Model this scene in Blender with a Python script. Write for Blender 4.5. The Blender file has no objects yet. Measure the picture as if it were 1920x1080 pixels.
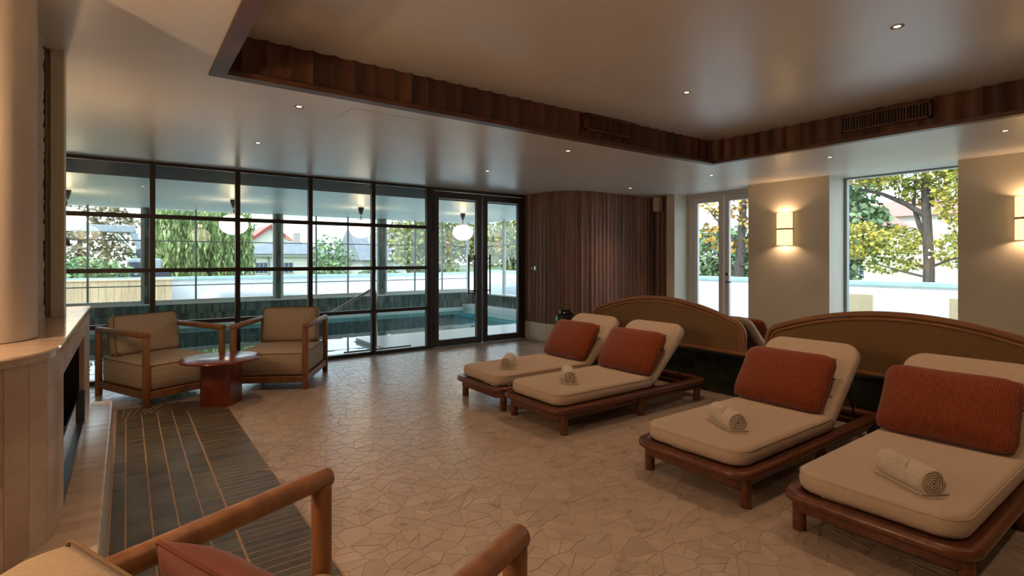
import bpy, bmesh, math, random
import numpy as np
from mathutils import Vector, Matrix
R = math.radians
random.seed(7)
scn = bpy.context.scene
COL = scn.collection

# ------------------------------------------------------------------ camera, sky, exposure
cam_d = bpy.data.cameras.new('camera'); cam = bpy.data.objects.new('camera', cam_d); COL.objects.link(cam)
cam.location = (0, 0, 1.35); cam.rotation_euler = (R(90), 0, -R(36.16))
cam_d.sensor_width = 36; cam_d.lens = 990 / 1920 * 36; cam_d.shift_y = -53.3 / 1920
cam_d.clip_start = 0.05; cam_d.clip_end = 400
scn.camera = cam
scn.view_settings.view_transform = 'Standard'; scn.view_settings.look = 'None'
scn.view_settings.gamma = 1; scn.view_settings.use_curve_mapping = False
scn.view_settings.exposure = 0.15

world = bpy.data.worlds.new('overcast_sky'); scn.world = world; world.use_nodes = True
wn = world.node_tree.nodes; wl = world.node_tree.links
bg = wn['Background']; bg.inputs['Strength'].default_value = 3.3
tc = wn.new('ShaderNodeTexCoord'); sep = wn.new('ShaderNodeSeparateXYZ'); wl.new(tc.outputs['Generated'], sep.inputs[0])
cr = wn.new('ShaderNodeValToRGB'); wl.new(sep.outputs['Z'], cr.inputs[0]); wl.new(cr.outputs[0], bg.inputs['Color'])
cr.color_ramp.elements[0].position = 0.0; cr.color_ramp.elements[0].color = (0.80, 0.88, 1.0, 1)
cr.color_ramp.elements[1].position = 0.8; cr.color_ramp.elements[1].color = (0.62, 0.76, 1.0, 1)

sun_d = bpy.data.lights.new('hazy_sun', 'SUN'); sun_d.energy = 3.2; sun_d.angle = R(25); sun_d.color = (1.0, 0.95, 0.86)
sun = bpy.data.objects.new('hazy_sun', sun_d); COL.objects.link(sun); sun.rotation_euler = (R(48), 0, R(-65))

WARM = (1.0, 0.59, 0.33)
DOWNLIGHT_W = 30.0
COFFER_W = 37.0
SCONCE_W = 14.0
PENDANT_W = 2.5

# ------------------------------------------------------------------ helpers
class MB:
    def __init__(s): s.v = []; s.f = []; s.tone = []
    def add(s, vs, fs, tone=None):
        o = len(s.v); s.v += [tuple(v) for v in vs]; s.f += [tuple(i + o for i in f) for f in fs]
        s.tone += [tone if tone is not None else .5] * len(fs); return s
    def box(s, x0, x1, y0, y1, z0, z1):
        return s.add([(x0,y0,z0),(x1,y0,z0),(x1,y1,z0),(x0,y1,z0),(x0,y0,z1),(x1,y0,z1),(x1,y1,z1),(x0,y1,z1)],
                     [(0,3,2,1),(4,5,6,7),(0,1,5,4),(1,2,6,5),(2,3,7,6),(3,0,4,7)])
    def rbox(s, x0, x1, y0, y1, z0, z1, r=.008, n=2, M=None):
        bm = bmesh.new(); bmesh.ops.create_cube(bm, size=1)
        for v in bm.verts: v.co = Vector(((x0+x1)/2 + v.co.x*(x1-x0), (y0+y1)/2 + v.co.y*(y1-y0), (z0+z1)/2 + v.co.z*(z1-z0)))
        bmesh.ops.bevel(bm, geom=bm.edges[:], offset=r, segments=n, profile=.5, affect='EDGES', clamp_overlap=True)
        bm.verts.ensure_lookup_table(); bm.verts.index_update()
        vs = [(M @ v.co if M else v.co.copy()) for v in bm.verts]; fs = [tuple(v.index for v in f.verts) for f in bm.faces]
        bm.free(); return s.add(vs, fs)
    def rings(s, rs, closed=True, cap0=True, cap1=True, loop=False):
        n = len(rs[0]); vs = [p for r in rs for p in r]; fs = []
        m = len(rs)
        for i in range(m if loop else m - 1):
            a = i * n; b = ((i + 1) % m) * n
            for j in range(n if closed else n - 1):
                k = (j + 1) % n
                fs.append((a + j, a + k, b + k, b + j))
        if not loop:
            if cap0: fs.append(tuple(range(n - 1, -1, -1)))
            if cap1: fs.append(tuple((m - 1) * n + j for j in range(n)))
        return s.add(vs, fs)
    def tube(s, pts, r, n=12, caps=True, closed=False, rnd=False):
        pts = [Vector(p) for p in pts]; m = len(pts); rs = []
        rad = r if isinstance(r, (list, tuple)) else [r] * m
        t0 = (pts[1] - pts[0]).normalized()
        up = Vector((0, 0, 1)) if abs(t0.z) < .9 else Vector((1, 0, 0))
        u = t0.cross(up).normalized()
        for i in range(m):
            if closed: t = (pts[(i + 1) % m] - pts[i - 1]).normalized()
            else: t = (pts[min(i + 1, m - 1)] - pts[max(i - 1, 0)]).normalized()
            u = (u - t * u.dot(t)).normalized(); w = t.cross(u)
            rs.append([pts[i] + (u * math.cos(2*math.pi*j/n) + w * math.sin(2*math.pi*j/n)) * rad[i] for j in range(n)])
        return s.rings(rs, cap0=caps, cap1=caps, loop=closed)
    def bar(s, p0, p1, r, n=16, e=.008):
        # round bar with softened ends
        p0 = Vector(p0); p1 = Vector(p1); d = (p1 - p0).normalized()
        return s.tube([p0, p0 + d*e*.3, p0 + d*e, p1 - d*e, p1 - d*e*.3, p1], [r - e, r - e*.35, r, r, r - e*.35, r - e], n)
    def lathe(s, prof, n=24, c=(0, 0, 0)):
        rs = [[(c[0] + r*math.cos(2*math.pi*j/n), c[1] + r*math.sin(2*math.pi*j/n), c[2] + z) for j in range(n)] for r, z in prof]
        return s.rings(rs)
    def prism(s, poly, z0, z1, top_inset=0.0, tone=None):
        n = len(poly); cx = sum(p[0] for p in poly)/n; cy = sum(p[1] for p in poly)/n
        top = poly if not top_inset else inset_poly(poly, top_inset)
        vs = [(x, y, z0) for x, y in poly] + [(x, y, z1) for x, y in top]
        fs = [tuple(range(n, 2*n))] + [(j, (j+1) % n, n + (j+1) % n, n + j) for j in range(n)]
        return s.add(vs, fs, tone)
    def build(s, name, mat, parent=None, smooth=None, loc=None, tone=False):
        me = bpy.data.meshes.new(name); me.from_pydata(s.v, [], s.f); me.update()
        if tone:
            a = me.attributes.new('tone', 'FLOAT', 'FACE'); a.data.foreach_set('value', s.tone)
        if smooth is not None:
            me.shade_smooth(); me.set_sharp_from_angle(angle=R(smooth))
        me.materials.append(mat)
        o = bpy.data.objects.new(name, me); COL.objects.link(o)
        if parent: o.parent = parent
        if loc: o.location = loc
        return o

def inset_poly(poly, d):
    out = []; n = len(poly)
    for i in range(n):
        p0 = Vector(poly[i-1]); p1 = Vector(poly[i]); p2 = Vector(poly[(i+1) % n])
        a = (p1 - p0); b = (p2 - p1)
        if a.length < 1e-6 or b.length < 1e-6: out.append(tuple(p1)); continue
        a.normalize(); b.normalize()
        n1 = Vector((-a.y, a.x)); n2 = Vector((-b.y, b.x)); m = n1 + n2
        L = m.length
        if L < .2: out.append(tuple(p1 + n1*d)); continue
        m /= L; out.append(tuple(p1 + m * (d / max(.35, m.dot(n1)))))
    return out

def tag(o, label=None, cat=None, group=None, kind=None):
    if label: o['label'] = label
    if cat: o['category'] = cat
    if group: o['group'] = group
    if kind: o['kind'] = kind
    return o
def empty(name, loc=(0,0,0), rz=0):
    o = bpy.data.objects.new(name, None); COL.objects.link(o); o.location = loc; o.rotation_euler = (0, 0, rz); o.empty_display_size = .1
    return o
def copy_tree(o, parent=None):
    c = o.copy(); COL.objects.link(c); c.parent = parent
    for ch in list(o.children): copy_tree(ch, c)
    return c
def struct(o, label, cat=None): return tag(o, label, cat, kind='structure')

def rrect(x0, x1, y0, y1, rad, d=0.0, n=6):
    # rounded rectangle, rad = radii at (x0y0, x1y0, x1y1, x0y1), inset by d
    x0 += d; x1 -= d; y0 += d; y1 -= d; pts = []
    for k, (cx, cy, sx, sy, a0) in enumerate(((x0, y0, 1, 1, 180), (x1, y0, -1, 1, 270), (x1, y1, -1, -1, 0), (x0, y1, 1, -1, 90))):
        r = max(rad[k] - d, .004)
        for j in range(n + 1):
            a = R(a0 + 90 * j / n)
            pts.append((cx + sx*r + r*math.cos(a), cy + sy*r + r*math.sin(a)))
    return pts
def soft_slab(mb, x0, x1, y0, y1, z0, z1, rad, e=.03, crown=.006, M=None):
    k_ = min(1.0, (min(x1 - x0, y1 - y0)/2 - .02)/(e + .16))
    prof = [(e*.9, z0), (e*.35, z0 + e*.15), (0, z0 + e*.7), (-.004, (z0+z1)/2), (0, z1 - e), (e*.12, z1 - e*.5), (e*.4, z1 - e*.15), (e*(k_ if k_ < .6 else 1), z1), ((e + .07)*k_, z1 + crown), ((e + .16)*k_, z1 + crown*1.4)]
    rs = []
    for d, z in prof:
        ring = [Vector((x, y, z)) for x, y in rrect(x0, x1, y0, y1, rad, d)]
        rs.append([M @ p if M else p for p in ring])
    return mb.rings(rs)

# ------------------------------------------------------------------ materials
MATS = {}
def node_mat(name):
    m = bpy.data.materials.new(name); m.use_nodes = True; MATS[name] = m
    return m, m.node_tree.nodes, m.node_tree.links, m.node_tree.nodes['Principled BSDF']
def rgba(c): return (c[0], c[1], c[2], 1)
def surf(name, c1, c2=None, rough=.5, scale=6.0, stretch=(1,1,1), detail=4, bump=0, bscale=40, metal=0, spec=.5, obj_random=0.0, tone=None, coat=0.0, rough_var=0.0, lo=.35, hi=.65, sheen=0.0):
    m, N, L, P = node_mat(name)
    P.inputs['Roughness'].default_value = rough; P.inputs['Metallic'].default_value = metal
    P.inputs['Specular IOR Level'].default_value = spec; P.inputs['Coat Weight'].default_value = coat
    if sheen: P.inputs['Sheen Weight'].default_value = sheen
    tcn = N.new('ShaderNodeTexCoord'); mp = N.new('ShaderNodeMapping'); mp.inputs['Scale'].default_value = stretch
    L.new(tcn.outputs['Object'], mp.inputs[0])
    vec = mp.outputs[0]
    if obj_random:
        oi = N.new('ShaderNodeObjectInfo'); ad = N.new('ShaderNodeVectorMath'); ad.operation = 'ADD'
        ml = N.new('ShaderNodeMath'); ml.operation = 'MULTIPLY'; ml.inputs[1].default_value = 37.0
        L.new(oi.outputs['Random'], ml.inputs[0]); L.new(vec, ad.inputs[0]); L.new(ml.outputs[0], ad.inputs[1]); vec = ad.outputs[0]
    nz = N.new('ShaderNodeTexNoise'); nz.inputs['Scale'].default_value = scale; nz.inputs['Detail'].default_value = detail
    L.new(vec, nz.inputs['Vector'])
    ramp = N.new('ShaderNodeValToRGB'); ramp.color_ramp.elements[0].position = lo; ramp.color_ramp.elements[1].position = hi
    ramp.color_ramp.elements[0].color = rgba(c1); ramp.color_ramp.elements[1].color = rgba(c2 or c1)
    L.new(nz.outputs[0], ramp.inputs[0]); col = ramp.outputs[0]
    def vary(col, fac, amt):
        mr = N.new('ShaderNodeMapRange'); mr.inputs['To Min'].default_value = 1 - amt; mr.inputs['To Max'].default_value = 1 + amt
        L.new(fac, mr.inputs['Value'])
        mx = N.new('ShaderNodeMix'); mx.data_type = 'RGBA'; mx.blend_type = 'MULTIPLY'; mx.inputs['Factor'].default_value = 1
        L.new(col, mx.inputs['A']); L.new(mr.outputs[0], mx.inputs['B']); return mx.outputs['Result']
    if obj_random: col = vary(col, oi.outputs['Random'], obj_random)
    if tone:
        at = N.new('ShaderNodeAttribute'); at.attribute_name = 'tone'; col = vary(col, at.outputs['Fac'], tone)
    L.new(col, P.inputs['Base Color'])
    if rough_var:
        mr = N.new('ShaderNodeMapRange'); mr.inputs['To Min'].default_value = max(.02, rough - rough_var); mr.inputs['To Max'].default_value = rough + rough_var
        L.new(nz.outputs[0], mr.inputs['Value']); L.new(mr.outputs[0], P.inputs['Roughness'])
    if bump:
        n2 = N.new('ShaderNodeTexNoise'); n2.inputs['Scale'].default_value = bscale; n2.inputs['Detail'].default_value = 3
        L.new(vec, n2.inputs['Vector'])
        bp = N.new('ShaderNodeBump'); bp.inputs['Strength'].default_value = bump; bp.inputs['Distance'].default_value = .01
        L.new(n2.outputs[0], bp.inputs['Height']); L.new(bp.outputs[0], P.inputs['Normal'])
    return m
def weave(name, c1, c2, sx, sy, rough=.85, strength=.6, axes=('X', 'Y'), dist=.002, soft=.5, sheen=0.0):
    # woven cloth: two crossed sets of threads, broken up with noise
    m, N, L, P = node_mat(name); P.inputs['Roughness'].default_value = rough; P.inputs['Specular IOR Level'].default_value = .2
    if sheen: P.inputs['Sheen Weight'].default_value = sheen
    tcn = N.new('ShaderNodeTexCoord'); outs = []
    nz = N.new('ShaderNodeTexNoise'); nz.inputs['Scale'].default_value = 60; nz.inputs['Detail'].default_value = 5; L.new(tcn.outputs['Object'], nz.inputs['Vector'])
    for ax, sc in zip(axes, (sx, sy)):
        w = N.new('ShaderNodeTexWave'); w.wave_type = 'BANDS'; w.bands_direction = ax; w.inputs['Scale'].default_value = sc; w.inputs['Distortion'].default_value = 2.0
        w.inputs['Detail'].default_value = 2; w.inputs['Detail Scale'].default_value = 3
        L.new(tcn.outputs['Object'], w.inputs['Vector']); outs.append(w.outputs['Fac'])
    mu = N.new('ShaderNodeMath'); mu.operation = 'MULTIPLY'; L.new(outs[0], mu.inputs[0]); L.new(outs[1], mu.inputs[1])
    mx0 = N.new('ShaderNodeMix'); mx0.data_type = 'FLOAT'; mx0.inputs['Factor'].default_value = soft; L.new(mu.outputs[0], mx0.inputs['A']); L.new(nz.outputs[0], mx0.inputs['B'])
    ramp = N.new('ShaderNodeValToRGB'); ramp.color_ramp.elements[0].position = .2; ramp.color_ramp.elements[1].position = .65
    ramp.color_ramp.elements[0].color = rgba(c1); ramp.color_ramp.elements[1].color = rgba(c2)
    L.new(mx0.outputs['Result'], ramp.inputs[0]); L.new(ramp.outputs[0], P.inputs['Base Color'])
    bp = N.new('ShaderNodeBump'); bp.inputs['Strength'].default_value = strength; bp.inputs['Distance'].default_value = dist
    L.new(mx0.outputs['Result'], bp.inputs['Height']); L.new(bp.outputs[0], P.inputs['Normal'])
    return m
def emit(name, c, s):
    m = bpy.data.materials.new(name); m.use_nodes = True; N = m.node_tree.nodes; N.remove(N['Principled BSDF'])
    e = N.new('ShaderNodeEmission'); e.inputs['Color'].default_value = rgba(c); e.inputs['Strength'].default_value = s
    m.node_tree.links.new(e.outputs[0], N['Material Output'].inputs[0]); return m
def glass(name, tint=(1,1,1), ior=1.5, rough=0.0, refl=(1,1,1)):
    m = bpy.data.materials.new(name); m.use_nodes = True; N = m.node_tree.nodes; L = m.node_tree.links; N.remove(N['Principled BSDF'])
    t = N.new('ShaderNodeBsdfTransparent'); t.inputs[0].default_value = rgba(tint)
    g = N.new('ShaderNodeBsdfGlossy'); g.inputs['Roughness'].default_value = rough; g.inputs['Color'].default_value = rgba(refl)
    # Schlick reflectance, the same on both faces of the sheet
    f0 = ((ior - 1)/(ior + 1))**2
    lw = N.new('ShaderNodeLayerWeight'); lw.inputs['Blend'].default_value = .5
    pw_ = N.new('ShaderNodeMath'); pw_.operation = 'POWER'; pw_.inputs[1].default_value = 5; L.new(lw.outputs['Facing'], pw_.inputs[0])
    fr = N.new('ShaderNodeMath'); fr.operation = 'MULTIPLY_ADD'; fr.inputs[1].default_value = 1 - f0; fr.inputs[2].default_value = f0; L.new(pw_.outputs[0], fr.inputs[0])
    mx = N.new('ShaderNodeMixShader'); L.new(fr.outputs[0], mx.inputs[0]); L.new(t.outputs[0], mx.inputs[1]); L.new(g.outputs[0], mx.inputs[2])
    L.new(mx.outputs[0], N['Material Output'].inputs[0]); return m

M_ceil = surf('ceiling_paint', (.70,.69,.66), (.74,.73,.70), rough=.33, scale=2, spec=.85)
M_wall = surf('cream_paint', (.62,.59,.48), (.66,.63,.52), rough=.6, scale=3, bump=.05, bscale=120)
M_plaster = surf('smooth_plaster', (.55,.50,.44), (.60,.55,.48), rough=.7, scale=3, bump=.06, bscale=60)
M_stucco = surf('rough_stucco', (.50,.43,.35), (.58,.50,.41), rough=.9, scale=20, bump=1.0, bscale=70)
M_grout = surf('floor_grout', (.37,.305,.245), (.42,.35,.285), rough=.8, scale=30)
M_stone = surf('paving_stone', (.42,.35,.29), (.49,.42,.355), rough=.30, scale=9, tone=.08, bump=.10, bscale=25, rough_var=.08, spec=.5)
M_tile = surf('glazed_floor_tile', (.085,.078,.062), (.125,.112,.088), rough=.33, scale=9, obj_random=.22, bump=.25, bscale=14, spec=.5)
M_tilegrout = surf('tan_grout', (.36,.26,.17), (.42,.31,.21), rough=.9, scale=40)
M_trav = surf('travertine', (.46,.35,.265), (.60,.49,.39), rough=.28, scale=4, stretch=(1,1,2.5), obj_random=.12, detail=7, bump=.05, bscale=60)
M_travh = surf('travertine_hearth', (.50,.41,.34), (.62,.54,.47), rough=.22, scale=5, stretch=(.7,4,1), detail=7)
M_black = surf('firebox_black', (.006,.006,.006), rough=.8)
M_darkmetal = surf('bronze_steel', (.030,.022,.018), (.036,.027,.022), rough=.42, scale=20, metal=0.0, spec=.5)
M_blackmetal = surf('black_metal', (.012,.012,.013), rough=.4)
M_chrome = surf('polished_steel', (.75,.76,.78), rough=.12, metal=1.0)
M_wal = surf('stained_timber', (.17,.095,.072), (.25,.145,.115), rough=.42, scale=5, stretch=(3,3,.3), obj_random=.40, detail=6, bump=.05, bscale=50)
M_cof = surf('coffer_timber', (.090,.036,.021), (.135,.058,.035), rough=.42, scale=5, stretch=(3,3,.5), obj_random=.42, detail=6)
M_trim = surf('coffer_trim_timber', (.085,.035,.020), (.14,.062,.036), rough=.42, scale=8, stretch=(.6,.6,3))
M_teak = surf('red_teak', (.085,.025,.011), (.155,.050,.021), rough=.36, scale=6, stretch=(.5,5,5), detail=6, spec=.5, coat=.15)
M_oak = surf('oiled_oak', (.21,.092,.036), (.31,.145,.060), rough=.45, scale=7, stretch=(3,3,.6), detail=6)
M_hb = surf('headboard_beech', (.32,.150,.062), (.40,.20,.090), rough=.45, scale=7, stretch=(4,.7,.7), detail=5)
M_cream = weave('cream_upholstery', (.50,.415,.33), (.59,.50,.41), 160, 160, soft=.75, strength=.25)
M_oat = weave('oatmeal_upholstery', (.41,.34,.255), (.53,.45,.35), 140, 140, soft=.55, strength=.4)
M_pipe = surf('seam_piping', (.20,.13,.075), rough=.8)
M_rust = weave('rust_chenille', (.14,.022,.006), (.36,.085,.022), 26, 90, axes=('Y','Z'), soft=.55, strength=1.0, dist=.004, sheen=.25)
M_velvet = surf('brick_velvet', (.115,.026,.015), (.15,.034,.019), rough=.75, scale=8, sheen=.1)
M_rattan = weave('woven_cane', (.20,.115,.05), (.46,.30,.15), 42, 42, axes=('Y','Z'), soft=.22, strength=.8)
M_towel = surf('towel_terry', (.66,.59,.50), (.74,.67,.58), rough=.95, scale=60, bump=.5, bscale=300)
M_marb = surf('green_marble', (.010,.014,.010), (.040,.050,.034), rough=.2, scale=5, detail=8, lo=.4, hi=.75)
M_redst = surf('red_travertine', (.12,.016,.009), (.23,.042,.020), rough=.18, scale=9, detail=8, lo=.3, hi=.7)
M_lant = surf('black_ribbed_glass', (.010,.010,.012), rough=.16, spec=.6)
M_white = surf('white_lacquer', (.66,.66,.62), rough=.4)
M_plastic = surf('white_plastic', (.70,.68,.62), rough=.4)
M_glass = glass('window_glass', (.95,.98,.97))
M_fireglass = glass('fireplace_glass', (.80,.88,.90), ior=1.6)
M_green = surf('pool_wall_tile', (.035,.055,.048), (.09,.125,.11), rough=.25, scale=14, stretch=(4,4,.6), detail=3)
M_poolt = surf('pool_mosaic', (.07,.52,.60), (.11,.62,.70), rough=.35, scale=20)
M_deck = surf('pool_deck_stone', (.68,.66,.62), (.75,.73,.69), rough=.28, scale=4, stretch=(.6,3,1))
M_pooldark = surf('dark_soffit', (.030,.030,.032), (.04,.038,.038), rough=.75, spec=.15)
M_para = surf('white_render', (.74,.75,.77), (.80,.81,.82), rough=.8, scale=3)
M_cop = surf('verdigris_coping', (.33,.55,.50), (.42,.62,.56), rough=.5, scale=5)
M_pine = surf('pine_board', (.56,.40,.23), (.68,.51,.31), rough=.6, scale=6, stretch=(4,4,.5), obj_random=.10)
M_tarp = surf('white_cover', (.66,.68,.71), (.74,.76,.78), rough=.7, scale=5)
M_ground = surf('lawn', (.05,.09,.03), (.10,.15,.05), rough=.95, scale=2)
M_terr = surf('terrace_paving', (.68,.68,.67), (.74,.74,.72), rough=.6, scale=3)
M_bark = surf('bark', (.065,.052,.043), (.115,.095,.08), rough=.9, scale=8, stretch=(3,3,.5), bump=.6, bscale=20)
def leafmat(name, c1, c2):
    m = surf(name, c1, c2, rough=.7, scale=.9, tone=.45, lo=.35, hi=.65, spec=.3)
    return m
M_willow = leafmat('willow_leaf', (.20,.28,.10), (.34,.40,.17))
M_maple = leafmat('maple_leaf', (.23,.30,.06), (.56,.44,.08))
M_ever = leafmat('evergreen_leaf', (.10,.18,.09), (.20,.28,.13))
M_autumn = leafmat('autumn_leaf', (.45,.20,.06), (.55,.38,.09))
M_brownleaf = leafmat('brown_leaf', (.22,.19,.11), (.32,.26,.15))
M_hedge = leafmat('hedge_leaf', (.17,.24,.07), (.42,.38,.12))
M_bushl = leafmat('shrub_leaf', (.16,.27,.12), (.28,.38,.18))
M_yellowhouse = surf('yellow_render', (.72,.66,.42), (.78,.72,.48), rough=.8)
M_creamhouse = surf('cream_render', (.74,.70,.58), (.80,.76,.64), rough=.8)
M_redroof = surf('red_roof_tile', (.46,.20,.15), (.56,.26,.20), rough=.8, scale=4)
M_redtrim = surf('red_bargeboard', (.35,.06,.05), rough=.6)
M_greyroof = surf('grey_roof', (.20,.21,.23), (.26,.27,.29), rough=.7, scale=3)
M_pane = surf('dark_pane', (.10,.13,.17), rough=.1)
M_machine = surf('machine_grey', (.30,.33,.37), (.38,.41,.45), rough=.4)
M_machdark = surf('machine_dark', (.04,.05,.07), rough=.4)
M_mesh = surf('rope_mesh', (.30,.22,.13), rough=.9)
M_vent = surf('vent_black', (.010,.008,.007), rough=.7)
M_alab = None

# ------------------------------------------------------------------ the room
HC = 2.455     # lower ceiling
HU = 2.72      # ceiling inside the coffer
GY = 7.23      # glass partition
WX = 7.45      # window wall
X0, X1, Y0, Y1 = .395, 5.50, -1.2, 3.595   # coffer opening

c = MB()
c.box(-1.7, X0, -2.3, 7.30, HC, 2.95); c.box(X1, 8.15, -2.3, 7.30, HC, 2.95)
c.box(X0, X1, Y1, 7.30, HC, 2.95); c.box(X0, X1, -2.3, Y0, HC, 2.95)
ceil = struct(c.build('ceiling', M_ceil), 'white painted ceiling around the timber-lined coffer', 'ceiling')
c = MB(); c.box(X0 - .02, X1 + .02, Y0 - .02, Y1 + .02, HU, 2.95)
struct(c.build('ceiling_coffer', M_ceil), 'raised white ceiling panel inside the timber coffer', 'ceiling')
def access_panel(x0, x1, y0, y1, z):
    p = MB(); p.box(x0, x1, y0, y1, z - .0015, z + .01)
    q = MB(); g = .004; q.box(x0 - g, x1 + g, y0 - g, y1 + g, z - .0003, z + .012)
    a = p.build('access_panel', M_ceil, ceil); b = q.build('panel_gap', M_grout, a)
access_panel(1.33, 1.86, 3.80, 4.08, HC); access_panel(2.60, 3.0, 2.95, 3.35, HU)

w = MB()
w.box(WX, 8.05, -2.2, 1.81, -.02, 2.5); w.box(WX, 8.05, 3.137, 4.255, -.02, 2.5); w.box(WX, 8.05, 5.56, 5.72, -.02, 2.5)
w.box(7.70, 8.05, 5.72, 7.30, -.02, 2.5)
struct(w.build('wall_right', M_wall), 'cream painted window wall with deep window reveals', 'wall')
w = MB(); w.box(-1.7, 8.05, -2.3, -2.2, -.02, 2.5)
struct(w.build('wall_back', M_wall), 'cream painted wall at the back of the lounge', 'wall')
w = MB(); w.box(-1.7, -1.10, -2.3, 3.0, -.02, 2.5); w.box(-.75, -.52, 3.78, 7.2, -.02, 2.5)
struct(w.build('wall_left', M_wall), 'cream painted wall behind the fireplace', 'wall')
# cream end panel and rough stucco chimney breast behind the flue
w = MB(); w.rbox(-.322, -.265, 3.66, 3.78, 1.0, 2.5, .004); w.box(-1.7, -.300, 3.70, 3.78, -.02, 2.5)
struct(w.build('wall_panel', M_wall), 'narrow cream upright panel behind the fireplace mantel', 'wall')
st = MB(); rs = []
ny, nz_ = 26, 70
rng = random.Random(3)
grid = []
for i in range(nz_ + 1):
    z = 1.0 + 1.46 * i / nz_
    row = []
    for j in range(ny + 1):
        y = 3.0 + .64 * j / ny
        edge = max(0, (j - ny + 4) / 4)
        row.append((-.338 - .02*edge*edge + rng.uniform(-.007, .007), y + rng.uniform(-.006, .016) * (1 if j > 3 else 0), z))
    grid.append(row)
vs = [p for r in grid for p in r]; n = ny + 1
fs = [(i*n + j, i*n + j + 1, (i+1)*n + j + 1, (i+1)*n + j) for i in range(nz_) for j in range(ny)]
st.add(vs, fs); st.box(-1.5, -.352, 3.0, 3.62, -.02, 2.5)
struct(st.build('wall_stucco', M_stucco, smooth=60), 'rough beige stucco chimney breast beside the round flue', 'wall')
w = MB(); w.box(-1.6, -.345, 3.62, 3.70, 1.0, 2.5)
struct(w.build('trim_1', surf('shadow_gap_timber', (.05,.02,.008), rough=.7)), 'dark brown joint between stucco and cream panel', 'trim')

# floor base
fl = MB(); fl.box(-1.7, 8.05, -2.3, 7.26, -.12, -.0028)
floor = struct(fl.build('floor', M_grout), 'pale crazy-paved stone floor with a dark tiled hearth rug', 'floor')

# ---- mosaic stones: Voronoi cells, each a real chip of stone
CA, SA = math.cos(R(36.16)), math.sin(R(36.16))
def proj(x, y, z=0.0):
    d = x*SA + y*CA; r = x*CA - y*SA
    if d < .05: return None
    return (960 + 990*r/d, 486.7 + 990*(1.35 - z)/d, d)
def in_rug(x, y, g=0.0):
    if x > .75 + g or y > 5.905 + g: return False
    if x < -.075 - g and y > 4.3: return False
    if x > .325 and y > 5.48: return math.hypot(x - .325, y - 5.48) < .425 + g
    return True
rng = np.random.default_rng(11)
S = .106
gx0, gx1, gy0, gy1 = -.55, 5.0, .35, 7.11
nx = int((gx1 - gx0)/S) + 1; nyy = int((gy1 - gy0)/S) + 1
P = np.zeros((nx, nyy, 2))
for i in range(nx):
    for j in range(nyy):
        P[i, j] = (gx0 + (i + .5 + .25*(j % 2))*S, gy0 + (j + .5)*S)
P += rng.uniform(-.68*S, .68*S, P.shape)
def clip(poly, mx, my, nx_, ny_):
    out = []; n = len(poly)
    for k in range(n):
        a = poly[k]; b = poly[(k+1) % n]
        da = (a[0]-mx)*nx_ + (a[1]-my)*ny_; db = (b[0]-mx)*nx_ + (b[1]-my)*ny_
        if da <= 0: out.append(a)
        if (da < 0) != (db < 0) and abs(da - db) > 1e-12:
            t = da/(da - db); out.append((a[0] + t*(b[0]-a[0]), a[1] + t*(b[1]-a[1])))
    return out
cells = []
for i in range(nx):
    for j in range(nyy):
        x, y = P[i, j]
        if in_rug(x, y, -.03): continue
        poly = [(x-.2, y-.2), (x+.2, y-.2), (x+.2, y+.2), (x-.2, y+.2)]
        for di in (-3, -2, -1, 0, 1, 2, 3):
            for dj in (-3, -2, -1, 0, 1, 2, 3):
                if (di or dj) and 0 <= i+di < nx and 0 <= j+dj < nyy:
                    qx, qy = P[i+di, j+dj]
                    poly = clip(poly, (x+qx)/2, (y+qy)/2, qx-x, qy-y)
        if x < -.05 and y < 5.93: poly = clip(poly, -.076, 0, 1, 0)
        elif y < 5.5: poly = clip(poly, .754, 0, -1, 0)
        elif x < .35: poly = clip(poly, 0, 5.908, 0, -1)
        poly = clip(poly, 0, 7.11, 0, 1); poly = clip(poly, 0, gy0, 0, -1); poly = clip(poly, -.52, 0, -1, 0)
        parts = [poly]
        if len(poly) >= 5 and rng.random() < .45:       # knock some slabs into smaller shards
            a = rng.uniform(0, math.pi); cx_ = sum(p[0] for p in poly)/len(poly); cy_ = sum(p[1] for p in poly)/len(poly)
            parts = [clip(poly, cx_, cy_, math.cos(a), math.sin(a)), clip(poly, cx_, cy_, -math.cos(a), -math.sin(a))]
        for poly in parts:
            q = []
            for p in poly:
                if not q or math.hypot(p[0]-q[-1][0], p[1]-q[-1][1]) > .007: q.append(p)
            if len(q) > 2 and math.hypot(q[0][0]-q[-1][0], q[0][1]-q[-1][1]) < .007: q.pop()
            if len(q) < 3: continue
            area = .5*sum(q[k][0]*q[(k+1) % len(q)][1] - q[(k+1) % len(q)][0]*q[k][1] for k in range(len(q)))
            if area < .0006: continue
            pr = proj(x, y); vis = 0
            if pr and -20 < pr[0] < 1940 and pr[1] < 1100: vis = area / pr[2]**3
            cells.append((vis, inset_poly(q, .0013), float(rng.random()), float(rng.uniform(-.0008, .0004))))
cells.sort(key=lambda t: -t[0])
rest = MB()
for k, (vis, q, tone, dz) in enumerate(cells):
    if k < 300 and vis > 0:
        b = MB(); b.prism(q, -.0035, dz, .001, tone); b.build('stone', M_stone, floor, tone=True)
    else: rest.prism(q, -.0035, dz, .001, tone)
tag(rest.build('stone_paving', M_stone, floor, tone=True), kind='stuff')
fb = MB(); fb.box(-.5, 5.52, 7.115, 7.20, -.006, .001)
fb.build('edge_strip', surf('grey_edge_stone', (.26,.25,.23), (.33,.32,.30), rough=.35, scale=8), floor)

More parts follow.
